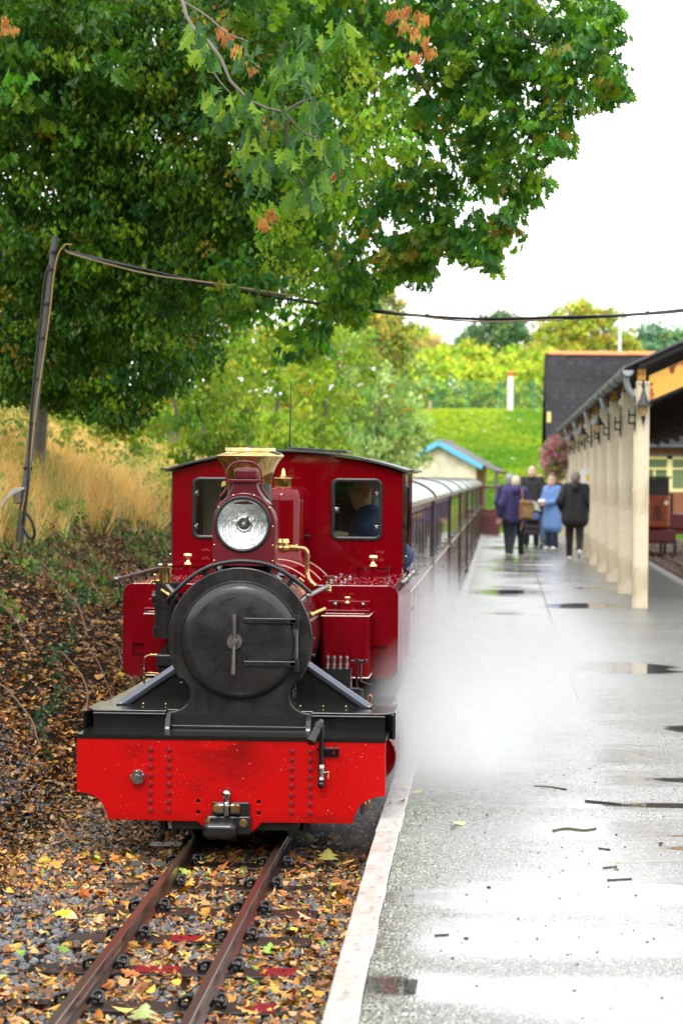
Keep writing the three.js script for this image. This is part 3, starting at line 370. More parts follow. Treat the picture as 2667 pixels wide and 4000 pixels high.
  for (let k = 0; k < 4; k++) mesh('oil_feed', [cy(0.009, 0.009, 0.06, 0.383 + k * 0.031, 0.81, -0.82), hex(0.0125, 0.014, 0.383 + k * 0.031, 0.8, -0.82, 0), hex(0.0115, 0.012, 0.383 + k * 0.031, 0.836, -0.82, 0), hex(0.01, 0.01, 0.383 + k * 0.031, 0.785, -0.8, 0)], M.worn, lb);
  mesh('drive_link', [bar([0.525, 0.63, -0.8], [0.53, 0.82, -0.8], 0.006), bar([0.548, 0.72, -0.78], [0.55, 0.81, -0.8], 0.005), bar([0.5, 0.818, -0.8], [0.575, 0.82, -0.8], 0.007), hex(0.013, 0.02, 0.53, 0.82, -0.79), hex(0.011, 0.016, 0.57, 0.82, -0.79), rb(0.05, 0.06, 0.05, 0.006, 0.515, 0.66, -0.8), rb(0.02, 0.07, 0.04, 0.004, 0.548, 0.65, -0.79), bar([0.55, 0.72, -0.78], [0.6, 0.7, -0.8], 0.005)], M.oily, L);
  mesh('copper_loop', tube([[0.575, 0.61, -0.7], [0.585, 0.645, -0.7], [0.597, 0.662, -0.7], [0.605, 0.65, -0.7], [0.602, 0.625, -0.7], [0.59, 0.607, -0.7]], 0.0045), M.copper, L);
  // hose over the smokebox
  const hose = mesh('smokebox_hose', tube([[-0.36, 1.105, -0.5], [-0.35, 1.128, -0.44], [-0.315, 1.165, -0.41], [-0.25, 1.228, -0.4], [-0.17, 1.28, -0.4], [-0.08, 1.308, -0.4], [0.013, 1.316, -0.4], [0.12, 1.303, -0.4], [0.21, 1.262, -0.4], [0.28, 1.21, -0.41], [0.33, 1.165, -0.42]], 0.0105, 110, 12), M.rubber, L);
  mesh('hose_clip', [rb(0.02, 0.06, 0.05, 0.003, 0.235, 1.225, -0.44, 0, 0, -0.6), rb(0.04, 0.006, 0.06, 0.002, 0.25, 1.205, -0.46, 0, 0, -0.65), rb(0.025, 0.05, 0.05, 0.003, -0.17, 1.25, -0.44, 0, 0, 0.5)], M.oily, hose);
  mesh('smokebox_rail', [bar([0.318, 1.155, -0.42], [0.395, 1.195, -0.62], 0.011, 0.011, 14), bar([-0.318, 1.15, -0.46], [-0.38, 1.185, -0.62], 0.011, 0.011, 14), bar([0.318, 1.158, -0.42], [0.29, 1.13, -0.42], 0.008, 0.014), sp(0.014, 0.318, 1.156, -0.418)], M.worn, L);
  mesh('hand_valve', [bar([0.4, 1.165, -0.64], [0.4, 1.235, -0.64], 0.008), hex(0.013, 0.016, 0.4, 1.19, -0.64, 0), sp(0.012, 0.4, 1.17, -0.64)], M.brassDull, L);
  mesh('handwheel', [move(new THREE.TorusGeometry(0.024, 0.005, 8, 24), 0.4, 1.238, -0.64, Math.PI / 2), bar([0.378, 1.238, -0.64], [0.422, 1.238, -0.64], 0.0035), bar([0.4, 1.238, -0.662], [0.4, 1.238, -0.618], 0.0035)], M.lampRed, L);
  mesh('blower_union', [bar([0.325, 1.06, -0.55], [0.385, 1.085, -0.6], 0.009), sp(0.014, 0.325, 1.058, -0.55), rb(0.03, 0.02, 0.03, 0.004, 0.27, 1.22, -0.56, 0, 0, -0.7)], M.brassDull, L);
  // cab
  const cab = mesh('cab', (() => {
    const f = new THREE.Shape(); f.moveTo(-0.655, 0.6); f.lineTo(0.655, 0.6); f.lineTo(0.655, 1.742); f.quadraticCurveTo(0.35, 1.855, 0, 1.858); f.quadraticCurveTo(-0.35, 1.855, -0.655, 1.742);
    const hole = (x0, x1, sh) => sh.holes.push(rrect(x0, 1.372, x1, 1.7, 0.04, THREE.Path)); const b = f.clone(); hole(0.262, 0.535, f); hole(-0.535, -0.262, f);
    b.holes = []; hole(0.1, 0.53, b); hole(-0.53, -0.1, b);
    const sd3 = (q) => { const t = rrect(2.8, 0.6, 4.1, 1.745, 0.002); t.holes.push(rrect(3.0, 1.16, 3.85, 1.66, 0.05, THREE.Path)); return ext(t, 0.012, 0.002).rotateY(Math.PI / 2).translate(q * 0.655 - 0.006, 0, 0); };
    return [ext(f, 0.012, 0.002, 0, 0, -2.808), ext(b, 0.012, 0.002, 0, 0, -4.1), sd3(1), sd3(-1), bx(1.3, 0.02, 1.3, 0, 0.55, -3.45), bx(0.5, 0.5, 0.4, 0.4, 0.8, -3.8)];
  })(), M.red, L);
  { // cab lining in cream, side window rails
    const f = new THREE.Shape(); f.moveTo(-0.645, 0.6); f.lineTo(0.645, 0.6); f.lineTo(0.645, 1.735); f.lineTo(-0.645, 1.735); f.holes.push(rrect(0.262, 1.372, 0.535, 1.7, 0.04, THREE.Path), rrect(-0.535, 1.372, -0.262, 1.7, 0.04, THREE.Path));
    const b = new THREE.Shape(); b.moveTo(-0.645, 0.6); b.lineTo(0.645, 0.6); b.lineTo(0.645, 1.735); b.lineTo(-0.645, 1.735); b.holes.push(rrect(0.1, 1.372, 0.53, 1.7, 0.04, THREE.Path), rrect(-0.53, 1.372, -0.1, 1.7, 0.04, THREE.Path));
    mesh('cab_lining', [ext(f, 0.006, 0, 0, 0, -2.82), ext(b, 0.006, 0, 0, 0, -4.08), bx(0.004, 0.55, 1.25, 0.64, 0.9, -3.46), bx(0.004, 0.55, 1.25, -0.64, 0.9, -3.46), bx(1.28, 0.004, 1.25, 0, 1.74, -3.46)], M.inside, cab);
    mesh('gauge_pipes', [bar([-0.2, 0.9, -2.95], [-0.2, 1.7, -2.95], 0.02), cy(0.06, 0.06, 0.04, -0.08, 1.5, -2.95, Math.PI / 2)], M.oily, cab);
    for (const q of [-1, 1]) mesh('side_window_rail', [bx(0.012, 0.5, 0.018, q * 0.668, 1.5, -2.86), bx(0.02, 0.4, 0.012, q * 0.672, 1.47, -2.9), bx(0.01, 0.5, 0.02, q * 0.668, 1.5, -3.9), rb(0.03, 0.04, 0.02, 0.004, q * 0.672, 1.25, -2.88)], M.steel, cab);
  }
  for (const q of [-1, 1]) {
    const x0 = q > 0 ? 0.25 : -0.548, x1 = q > 0 ? 0.548 : -0.25;
    const fr = mesh('window_frame', [frameRing(x0, 1.356, x1, 1.714, 0.05, 0.024, 0.022, 0, 0, -2.808, 0.008)], M.rubber, cab);
    mesh('window_pane', bx(x1 - x0 - 0.03, 0.32, 0.004, (x0 + x1) / 2, 1.535, -2.803), M.pane, cab);
    for (const [x, y] of q > 0 ? [[0.285, 1.53], [0.515, 1.62], [0.515, 1.43]] : [[-0.525, 1.62], [-0.525, 1.43]]) { mesh('window_catch', [rb(0.026, 0.03, 0.006, 0.002, x, y, -2.797), cy(0.011, 0.011, 0.008, x, y, -2.79, Math.PI / 2), sp(0.006, x, y, -2.785)], M.steel, cab); }
    const rf = 1; void rf; void fr;
  }
  const roofArc = (w, y0, y1, t) => { const h = new THREE.Shape(); h.moveTo(-w, y0); h.quadraticCurveTo(-w * 0.52, y1, 0, y1 + 0.003); h.quadraticCurveTo(w * 0.52, y1, w, y0); h.lineTo(w, y0 + t); h.quadraticCurveTo(w * 0.52, y1 + t, 0, y1 + t + 0.003); h.quadraticCurveTo(-w * 0.52, y1 + t, -w, y0 + t); return h; };
  const roof = mesh('cab_roof', [ext(roofArc(0.7, 1.744, 1.857, 0.014), 1.42, 0.002, 0, 0, -4.17, 24), bx(0.05, 0.012, 1.4, 0.7, 1.757, -3.46), bx(0.05, 0.012, 1.4, -0.7, 1.757, -3.46), rb(0.34, 0.012, 0.5, 0.003, 0.16, 1.877, -3.2, 0, 0, -0.06), rb(0.05, 0.02, 0.02, 0.004, 0.3, 1.868, -2.95, 0, 0, -0.1)], phy([0.02, 0.022, 0.022], 0.5, 0, { bumpMap: rep(tGrain, 4), bumpScale: 0.002, clearcoat: 0.4, clearcoatRoughness: 0.3 }), cab);
  mesh('roof_antenna', [bar([0.01, 1.86, -2.78], [0.015, 1.885, -2.78], 0.012, 0.008), bar([0.013, 1.88, -2.78], [0.02, 2.262, -2.78], 0.0045, 0.002), sp(0.009, 0.014, 1.9, -2.78)], M.rubber, cab); void roof;
  mesh('rear_window_pane', [bx(0.42, 0.32, 0.004, 0.315, 1.535, -4.094), bx(0.42, 0.32, 0.004, -0.315, 1.535, -4.094)], M.pane, cab);
  mesh('roof_bolt', [hex(0.006, 0.006, -0.03, 1.765, -2.794), hex(0.006, 0.006, 0.03, 1.765, -2.794)], M.rubber, cab);
  mesh('lamp_iron', [bar([0.12, 1.36, -2.78], [0.12, 1.41, -2.78], 0.004), bar([0.1, 1.38, -2.78], [0.135, 1.38, -2.78], 0.006), sp(0.009, 0.12, 1.38, -2.775)], M.oily, cab);
}

// ---------- carriages ----------
{
  const maroon = phy([0.13, 0.018, 0.022], 0.35, 0, { map: rep(tGrime, 1.5), clearcoat: 0.8, clearcoatRoughness: 0.12 });
  const matte = std([0.10, 0.014, 0.016], 0.75, 0, { map: rep(tGrime, 2) });
  const roofM = std([0.34, 0.38, 0.32], 0.5, 0, { map: rep(tGrime, 0.8), roughnessMap: rep(tRough, 1) });
  const glassM = phy([0.34, 0.42, 0.39], 0.06, 0, { clearcoat: 1, clearcoatRoughness: 0.02 });
  const HW = 0.6, LEN = 6.45;
  function build(label, z) {
    const c = thing('railway_carriage', label, 'railway carriage', [0, 0, z], 0, 'maroon carriages of the train at the platform');
    const n = 9, pitch = LEN / n, half = LEN / 2, g = { body: [], posts: [], lines: [] };
    mesh('body', [bx(1.19, 0.86, LEN, 0, 0.55, 0), bx(1.2, 0.06, LEN, 0, 1.5, 0), bx(1.19, 0.6, 0.03, 0, 1.2, half - 0.015), bx(1.19, 0.6, 0.03, 0, 1.2, -half + 0.015), rb(1.21, 0.05, LEN, 0.01, 0, 0.985, 0)], maroon, c);
    for (let i = 0; i <= n; i++) for (const q of [-1, 1]) mesh('window_post', rb(0.03, 0.5, i % 3 === 0 ? 0.2 : 0.13, 0.002, q * 0.585, 1.24, -half + i * pitch * 0.996 + 0.012), matte, c);
    for (let i = 0; i < n; i++) for (const q of [-1, 1]) mesh('window_pane', bx(0.006, 0.44, pitch - 0.1, q * 0.5962, 1.235, -half + (i + 0.5) * pitch), glassM, c);
    for (const q of [-1, 1]) {
      mesh('lining', [bx(0.004, 0.008, LEN, q * 0.606, 0.94, 0), bx(0.004, 0.008, LEN, q * 0.598, 0.2, 0)], M.cream, c);
      for (let i = 0; i < 4; i++) mesh('door_handle', [bar([q * 0.6, 1.02, -half + 0.6 + i * 1.7], [q * 0.625, 1.02, -half + 0.6 + i * 1.7], 0.012), bar([q * 0.622, 1.02, -half + 0.58 + i * 1.7], [q * 0.622, 1.02, -half + 0.7 + i * 1.7], 0.01), ...[0.45, 0.8].map((y) => bx(0.02, 0.03, 0.05, q * 0.606, y, -half + 1.2 + i * 1.7))], M.steel, c);
      mesh('rain_gutter', [bx(0.035, 0.025, LEN, q * 0.61, 1.535, 0)], std([0.2, 0.17, 0.12], 0.5), c);
      mesh('step_board', bx(0.06, 0.03, LEN - 0.6, q * 0.6, 0.1, 0), M.oily, c);
    }
    for (let i = 0; i < n * 2; i++) for (const q of [-1, 1]) if (i % 2) mesh('beading', bx(0.006, 0.7, 0.05, q * 0.5965, 0.56, -half + (i + 0.5) * pitch / 2), maroon, c);
    for (const e of [-1, 1]) { mesh('end_hoop', ext(roofShape(0.628, 1.53, 1.7, 0.035), 0.09, 0.004, 0, 0, e * half - 0.045, 20), M.rubber, c); for (const q of [-1, 1]) mesh('end_post', bx(0.03, 1.4, 0.1, q * 0.602, 0.83, e * (half - 0.03)), M.rubber, c); }
    const rs = roofShape(0.62, 1.535, 1.7, 0.02);
    const roof = mesh('roof', [ext(rs, LEN + 0.04, 0.004, 0, 0, -half - 0.02, 24)], roofM, c);
    for (let i = 0; i < 9; i++) mesh('roof_rib', ext(roofShape(0.618, 1.548, 1.716, 0.008), 0.03, 0.002, 0, 0, -half + 0.3 + i * 0.72, 16), roofM, roof);
    for (const e of [-1, 1]) mesh('bogie', [bx(0.9, 0.14, 1.1, 0, 0.16, e * 2.1), cy(0.16, 0.16, 0.05, -0.2, 0.16, e * 2.1 - 0.35, 0, Math.PI / 2), cy(0.16, 0.16, 0.05, 0.2, 0.16, e * 2.1 - 0.35, 0, Math.PI / 2), cy(0.16, 0.16, 0.05, -0.2, 0.16, e * 2.1 + 0.35, 0, Math.PI / 2), cy(0.16, 0.16, 0.05, 0.2, 0.16, e * 2.1 + 0.35, 0, Math.PI / 2)], M.oily, c);
    mesh('gangway', [bx(0.9, 1.2, 0.1, 0, 0.95, half + 0.05), bx(0.05, 1.4, 0.08, 0.585, 0.9, half + 0.04), bx(0.05, 1.4, 0.08, -0.585, 0.9, half + 0.04)], M.rubber, c);
    return c;
  }
  function roofShape(w, y0, y1, t) { const s = new THREE.Shape(); s.moveTo(-w, y0); s.bezierCurveTo(-w * 0.85, y0 + (y1 - y0) * 0.85, -w * 0.45, y1, 0, y1); s.bezierCurveTo(w * 0.45, y1, w * 0.85, y0 + (y1 - y0) * 0.85, w, y0); s.lineTo(w, y0 + t); s.bezierCurveTo(w * 0.85, y0 + t + (y1 - y0) * 0.85, w * 0.45, y1 + t, 0, y1 + t); s.bezierCurveTo(-w * 0.45, y1 + t, -w * 0.85, y0 + t + (y1 - y0) * 0.85, -w, y0 + t); return s; }
  const zs = [-7.4, -14.05, -20.7, -27.35, -34, -40.65, -47.3, -53.95];
  const names = ['first maroon carriage, coupled directly behind the locomotive cab', 'second maroon carriage behind the locomotive, half in the steam', 'third maroon carriage from the locomotive', 'fourth maroon carriage from the locomotive', 'fifth maroon carriage from the locomotive', 'sixth maroon carriage from the locomotive', 'last maroon carriage but one, ahead of the one with its door open', 'last maroon carriage, with its door standing open over the platform'];
  const first = build(names[0], zs[0]);
  for (let i = 1; i < 8; i++) { const o = first.clone(); o.name = numbered('railway_carriage'); o.position.z = zs[i]; o.userData = { ...first.userData, label: names[i] }; scene.add(o);
    if (i === 7) { // the open door of the last carriage
      const d = mesh('door', [bx(0.56, 0.74, 0.04, 0.84, 0.5, -2.4), bx(0.56, 0.07, 0.04, 0.84, 1.48, -2.4), bx(0.08, 0.58, 0.04, 0.6, 1.155, -2.4), bx(0.08, 0.58, 0.04, 1.08, 1.155, -2.4)], maroon, o); tag(d, 'maroon door standing open across the platform');
      mesh('door_window', bx(0.46, 0.56, 0.008, 0.84, 1.17, -2.4), M.pane, d); mesh('door_lining', [bx(0.56, 0.012, 0.005, 0.84, 0.76, -2.376), bx(0.56, 0.012, 0.005, 0.84, 0.7, -2.376)], M.brassDull, d);
    } }
}

// ---------- canopy with its pillars ----------
const tPost = tex(256, 1024, (u, v) => { const n = tfbm(u, v, 6, 6, 101), s = tnoise(u * 40, v * 6, 40, 102), low = sstep(0.2, 0.0, v - 0.055), top = sstep(0.85, 1, v); const d = cl(0.9 * sstep(0.5, 0.8, n) * 0.2 + 0.08 * low * (0.4 + n) + 0.15 * top * s + 0.1 * sstep(0.66, 0.8, s) + (tnoise(u * 60, v * 90, 60, 103) > 0.93 ? 0.25 : 0)); return [0.80 * (1 - d), 0.80 * (1 - d * 1.1), 0.80 * (1 - d * 1.3)]; });
const PZ = [-18.4, -22.1, -25.8, -29.5, -33.2, -36.9, -40.6, -44.3, -48, -51.7, -55.4];
const creamPaint = std([0.88, 0.76, 0.55], 0.5, 0, { map: rep(tPost, 0.5, 0.345), roughnessMap: rep(tRough, 1) });
{
  const T = thing('station_canopy', 'long slate platform canopy on square cream pillars along the platform', 'canopy');
  const grey = std([0.055, 0.062, 0.065], 0.45, 0, { map: rep(tGrime, 2) }), slate = std([0.10, 0.105, 0.11], 0.42, 0, { map: rep(tGrime, 1), roughnessMap: rep(tRough, 1), bumpMap: rep(tGrain, 1), bumpScale: 0.004 }), dark = std([0.012, 0.011, 0.010], 0.8), yellow = std([0.75, 0.42, 0.07], 0.55, 0, { map: tex(256, 128, (u, v) => { const n = tfbm(u, v, 8, 5, 66); const k = n > 0.55 ? 1 : mixn(0.25, 1, sstep(0.36, 0.56, n + 0.12 * v)); return [k, k * k, k * k]; }) });
  const brown = std([0.05, 0.03, 0.014], 0.8); const rz0 = -18.25, rz1 = -57, rl = rz0 - rz1, rzc = (rz0 + rz1) / 2, sl = Math.atan2(0.305, 0.665);
  for (const q of [-1, 1]) mesh('roof_slope', rb(1.71, 0.03, rl, 0.004, 4.22 + q * 0.775, 3.43, rzc, 0, 0, -q * sl), slate, T);
  mesh('roof_ridge', rb(0.2, 0.05, rl, 0.02, 4.22, 3.8, rzc), slate, T);
  for (const q of [-1, 1]) mesh('roof_boards', bx(1.52, 0.07, rl - 0.08, 4.22 + q * 0.7, 3.405, rzc, 0, 0, -q * sl), dark, T);
  for (let k = 0; k < PZ.length; k++) {
    const z = PZ[k] - 0.08, pl = mesh('pillar', [rb(0.155, 2.72, 0.16, 0.006, 2.9, PT + 1.36, z), rb(0.035, 2.66, 0.14, 0.005, 2.812, PT + 1.33, z - 0.01)], creamPaint, T);
    mesh('pillar_cap', rb(0.165, 0.04, 0.175, 0.006, 2.9, PT + 2.73, z), creamPaint, pl);
    mesh('pillar_bracket', [bx(0.02, 0.42, 0.02, 2.80, 2.52, z + 0.09), bx(0.09, 0.025, 0.02, 2.77, 2.5, z + 0.09), bx(0.09, 0.025, 0.02, 2.77, 2.4, z + 0.09), bx(0.02, 0.18, 0.02, 2.73, 2.48, z + 0.09)], M.rubber, pl);
    const rf = ext(poly([[2.97, 2.68], [3.03, 2.66], [4.22, 3.2], [5.4, 2.66], [5.47, 2.68], [5.47, 2.98], [4.22, 3.54], [2.97, 2.98]]), 0.1, 0.004, 0, 0, z - 0.05);
    mesh('rafter_beam', rf, k ? brown : yellow, T);
    mesh('rafter_edge', [bar([3.0, 2.665, z + 0.03], [4.22, 3.205, z + 0.03], 0.028), bar([4.22, 3.205, z + 0.03], [5.44, 2.665, z + 0.03], 0.028)], dark, T);
    if (z > -41) mesh('rear_pillar', rb(0.155, 2.72, 0.16, 0.006, 5.54, PT + 1.36, z), creamPaint, T);
    mesh('post_head', rb(0.1, 0.16, 0.12, 0.006, 2.88, 2.98, z), yellow, T);
    if (k % 2 === 0) mesh('downpipe_bend', [tube([[2.7, 3.0, z + 0.04], [2.705, 2.9, z + 0.04], [2.73, 2.82, z + 0.04], [2.8, 2.72, z + 0.02], [2.83, 2.66, z]], 0.036, 24, 12)], std([0.3, 0.33, 0.35], 0.4), T);
    mesh('gutter_bracket', move(new THREE.TorusGeometry(0.075, 0.012, 8, 16, Math.PI), 2.7, 3.03, z + 0.3, 0, 0, Math.PI), grey, T);
    if (k) mesh('gutter_bracket', move(new THREE.TorusGeometry(0.075, 0.012, 8, 16, Math.PI), 2.7, 3.03, z + 1.9, 0, 0, Math.PI), grey, T);
  }
  { const s = new THREE.Shape(); s.absarc(0, 0, 0.075, Math.PI, 2 * Math.PI, false); s.lineTo(0.066, 0); s.absarc(0, 0, 0.066, 2 * Math.PI, Math.PI, true); mesh('gutter', [ext(s, rl, 0, 2.7, 3.035, rz1, 14)], std([0.13, 0.14, 0.12], 0.5, 0, { map: rep(tGrime, 4) }), T); const e = new THREE.Shape(); e.absarc(0, 0, 0.074, Math.PI, 2 * Math.PI, false); mesh('gutter_end', ext(e, 0.012, 0, 2.7, 3.034, rz0 + 0.001, 14), std([0.33, 0.37, 0.4], 0.4), T); }
  mesh('back_wall', [bx(0.2, 3.0, 16, 7.6, 1.4, -66)], creamPaint, T);
  // lanterns on the pillars
  const lg = { arm: merge([tube([[0, 0, -0.09], [0, 0.06, -0.06], [0, 0.07, -0.02], [0, 0.04, 0]], 0.01), cy(0.022, 0.022, 0.015, 0, 0, -0.09, Math.PI / 2), lathe([[0, 0.02], [0.01, 0.0], [0.018, -0.02], [0.01, -0.04]])]), shade: lathe([[0.01, -0.03], [0.016, -0.05], [0.025, -0.09], [0.045, -0.15], [0.075, -0.2], [0.107, -0.235], [0.107, -0.243], [0.06, -0.238]]), bowl: lathe([[0.055, -0.24], [0.056, -0.265], [0.05, -0.3], [0.036, -0.34], [0.025, -0.365]]), tip: lathe([[0.026, -0.362], [0.022, -0.41], [0.012, -0.43], [0.009, -0.46], [0, -0.475]]) };
  const places = [[2.9, -18.31, 'black bell-shaped lantern on the front of the nearest pillar', 0], [2.72, -27.8, 'second black lantern along the pillars from the front one', 0], [2.72, -36, 'third black lantern along the pillars, above the walkers', 0], [2.72, -43.6, 'fourth black lantern along the pillars, small in the distance', 0], [2.72, -51, 'last black lantern along the pillars, beside the flower basket', 0]];
  let l0;
  for (const [x, z, label] of places) {
    if (!l0) { l0 = thing('hanging_lantern', label, 'lantern', [x, 2.85, z], 0, 'lanterns on the canopy pillars'); mesh('bracket', lg.arm, M.rubber, l0); mesh('shade', lg.shade, std([0.02, 0.022, 0.026], 0.4), l0); mesh('glass_bowl', lg.bowl, phy([0.85, 0.72, 0.45], 0.15, 0, { transmission: 0.8, thickness: 0 }), l0); mesh('finial', lg.tip, M.rubber, l0); }
    else { const o = l0.clone(); o.name = numbered('hanging_lantern'); o.position.set(x, 2.85 - 0.02, z); o.userData = { ...l0.userData, label }; scene.add(o); }
  }
  const nb = thing('notice_board', 'small white notice with a yellow sign fixed to the pillars', 'notice', [2.76, 1.78, -36.6]); mesh('board', bx(0.02, 0.3, 0.22, 0, 0, 0), std([0.75, 0.75, 0.72], 0.5), nb); mesh('yellow_panel', rb(0.004, 0.13, 0.1, 0.001, -0.013, -0.03, 0.03), std([0.8, 0.55, 0.03], 0.5), nb); mesh('board_face', bx(0.16, 0.3, 0.02, 0.07, 0, 0.12), std([0.75, 0.75, 0.72], 0.5), nb); mesh('yellow_panel', rb(0.07, 0.13, 0.004, 0.001, 0.1, -0.03, 0.133), std([0.8, 0.55, 0.03], 0.5), nb);
}

// ---------- station building, shed, far things ----------
const slateRoof = phy([0.055, 0.053, 0.057], 0.7, 0, { specularIntensity: 0.25, map: tex(512, 512, (u, v) => { const n = tfbm(u, v, 8, 5, 77), l = tnoise(u * 70, v * 70, 70, 78), l2 = tnoise(u * 18, v * 18, 18, 79); const f = (q) => { const a = u * q, b = v * q, i = Math.floor(a), j = Math.floor(b), h = hash(i % q, j % q, 80 + q), r = 0.12 + 0.3 * hash(i % q, j % q, 81 + q); return h > 0.62 ? sstep(r, r * 0.5, Math.hypot(a - i - 0.5, b - j - 0.5)) : 0; }; const course = (v * 20) % 1 < 0.1 ? -0.07 : 0; const k = 0.33 + 0.4 * (n - 0.5) + course + 0.34 * Math.max(f(22), f(13) * 0.7); return [k, k * 0.98, k]; }) });
const brick = std([0.36, 0.13, 0.07], 0.8, 0, { map: rep(tGrime, 1.5) });
{
  slateRoof.map.repeat.set(0.25, 0.25);
  const b = thing('station_building', 'red brick station building with a grey slate roof, orange ridge tiles and yellow-framed windows', 'building', [0, 0, -70]);
  const x0 = 2.86, x1 = 16;
  mesh('wall', [bx(x1 - x0 - 0.3, 1.3, 0.3, (x0 + x1) / 2, 0.68, -0.6), bx(x1 - x0 - 0.3, 0.26, 0.3, (x0 + x1) / 2, 2.7, -0.6), bx(0.3, 2.9, 9, x0 + 0.15, 1.4, -5), bx(x1 - x0 - 0.3, 2.8, 0.3, (x0 + x1) / 2, 1.4, -9.4)], brick, b);
  mesh('lintel_band', bx(x1 - x0 - 0.3, 0.09, 0.32, (x0 + x1) / 2, 2.55, -0.6), std([0.2, 0.2, 0.2], 0.7), b);
  const ang = Math.atan2(3.3, 5), rl = Math.hypot(3.3, 5);
  const roof = mesh('roof', [rb(x1 - x0 + 0.3, 0.06, rl + 0.1, 0.01, (x0 + x1) / 2 - 0.1, 2.84 + 1.65, -2.5, ang), rb(x1 - x0 + 0.3, 0.06, rl, 0.01, (x0 + x1) / 2 - 0.1, 2.84 + 1.65, -7.5, -ang)], slateRoof, b);
  mesh('gable', ext(poly([[0.3, 2.7], [9.7, 2.7], [5, 5.9]]), 0.25).rotateY(Math.PI / 2).translate(x0 + 0.05, 0, 0), brick, b);
  for (let x = x0 - 0.1; x < x1; x += 0.46) mesh('ridge_tile', move(new THREE.CylinderGeometry(0.13, 0.13, 0.45, 12, 1, false, 0, Math.PI), x + 0.23, 6.13 + (R() - 0.5) * 0.015, -5, 0, 0, Math.PI / 2), std([0.72, 0.26, 0.09], 0.7), roof);
  mesh('gutter', bar([x0, 2.82, 0.1], [x1, 2.82, 0.1], 0.07), M.rubber, b);
  const fr = std([0.85, 0.74, 0.36], 0.5);
  for (let k = 0; k < 7; k++) { const x = 4.75 + k * 1.02; const w = mesh('window_frame', [bx(0.09, 1.2, 0.12, x, 1.93, -0.5), bx(0.09, 1.2, 0.12, x + 0.93, 1.93, -0.5), bx(1.02, 0.11, 0.12, x + 0.47, 2.47, -0.5), bx(1.02, 0.11, 0.13, x + 0.47, 1.38, -0.5), bx(0.9, 0.06, 0.1, x + 0.47, 2.1, -0.5), bx(0.05, 0.62, 0.1, x + 0.47, 1.74, -0.5)], fr, b); mesh('window_pane', bx(0.9, 1.06, 0.02, x + 0.47, 1.92, -0.54), phy([0.16, 0.22, 0.12], 0.03, 0, { clearcoat: 1, clearcoatRoughness: 0.02 }), w); }
  mesh('wall_sign', [bx(0.12, 0.5, 0.06, x0 - 0.14, 3.75, -1.2)], std([0.85, 0.6, 0.2], 0.5), b);
}
{
  const s = thing('shed', 'small cream shed with a pale blue bargeboard under a grey roof', 'shed', [-1.05, 0.1, -74], -0.1);
  const wall = ext(poly([[-1.3, 0], [1.3, 0], [1.3, 2.1], [0, 2.78], [-1.3, 2.1]]), 3.5, 0.01, 0, 0, -3.5);
  mesh('wall', wall, std([0.9, 0.78, 0.58], 0.7, 0, { map: rep(tGrime, 0.7) }), s);
  const ang = Math.atan2(0.76, 1.4); mesh('roof', [rb(1.75, 0.06, 3.9, 0.01, 0.78, 2.5, -1.7, 0, 0, -ang), rb(1.75, 0.06, 3.9, 0.01, -0.78, 2.5, -1.7, 0, 0, ang)], std([0.09, 0.085, 0.085], 0.6, 0, { map: rep(tGrime, 1) }), s);
  mesh('ridge', rb(0.16, 0.12, 3.9, 0.04, 0, 2.93, -1.7), std([0.25, 0.24, 0.23], 0.7), s);
  mesh('bargeboard', [rb(1.75, 0.17, 0.05, 0.01, 0.78, 2.43, 0.27, 0, 0, -ang), rb(1.75, 0.17, 0.05, 0.01, -0.78, 2.43, 0.27, 0, 0, ang)], std([0.12, 0.45, 0.72], 0.5), s);
  mesh('lean_to', [rb(0.75, 0.05, 3.2, 0.01, 1.72, 2.0, -1.8, 0, 0, -0.42), bx(0.12, 1.95, 0.12, 1.98, 0.95, -0.3), bx(0.09, 0.09, 3, 1.98, 1.85, -1.8)], std([0.13, 0.11, 0.10], 0.7), s);
}
{
  const d = thing('diesel_shunter', 'small orange and red diesel shunting engine on the bay track', 'locomotive', [4.72, 0, -45.5]);
  const orange = std([0.3, 0.05, 0.012], 0.45, 0, { map: rep(tGrime, 2) });
  mesh('bonnet', [rb(0.62, 0.75, 1.4, 0.08, 0, 0.98, 0)], orange, d);
  mesh('grille', [...Array(7)].map((_, k) => bx(0.16, 0.02, 0.02, 0.02, 0.82 + k * 0.05, 0.71)), M.rubber, d);
  mesh('cab', [bx(0.75, 0.5, 0.9, 0, 1.5, -1.1), bx(0.75, 1.3, 0.05, 0, 0.95, -0.72), rb(0.84, 0.05, 1.05, 0.02, 0, 1.78, -1.1)], std([0.02, 0.02, 0.02], 0.4), d);
  mesh('frame', [rb(0.8, 0.3, 2.6, 0.02, 0, 0.42, -0.4), bx(0.85, 0.18, 0.06, 0, 0.42, 0.92)], std([0.10, 0.012, 0.015], 0.5), d);
  for (const q of [-1, 1]) for (const z of [0.4, -1.1]) mesh('wheel', cy(0.18, 0.18, 0.05, q * 0.21, 0.18, z, 0, Math.PI / 2), M.oily, d);
  for (const q of [-1, 1]) mesh('headlight', cy(0.05, 0.05, 0.04, q * 0.22, 1.2, 0.72, Math.PI / 2), std([0.8, 0.7, 0.4], 0.2), d);
  const w = thing('goods_wagon', 'dark red flat wagon standing beside the orange shunter', 'wagon', [5.45, 0, -47]);
  mesh('body', [rb(0.7, 0.35, 2, 0.02, 0, 0.75, 0), bx(0.75, 0.1, 2.2, 0, 0.5, 0)], std([0.12, 0.02, 0.02], 0.5), w); mesh('post', [bx(0.06, 0.6, 0.06, -0.3, 1.1, 0.9), bx(0.06, 0.6, 0.06, 0.3, 1.1, 0.9)], M.rubber, w); for (const q of [-1, 1]) mesh('wheel', cy(0.16, 0.16, 0.05, q * 0.2, 0.16, 0.7, 0, Math.PI / 2), M.oily, w);
}
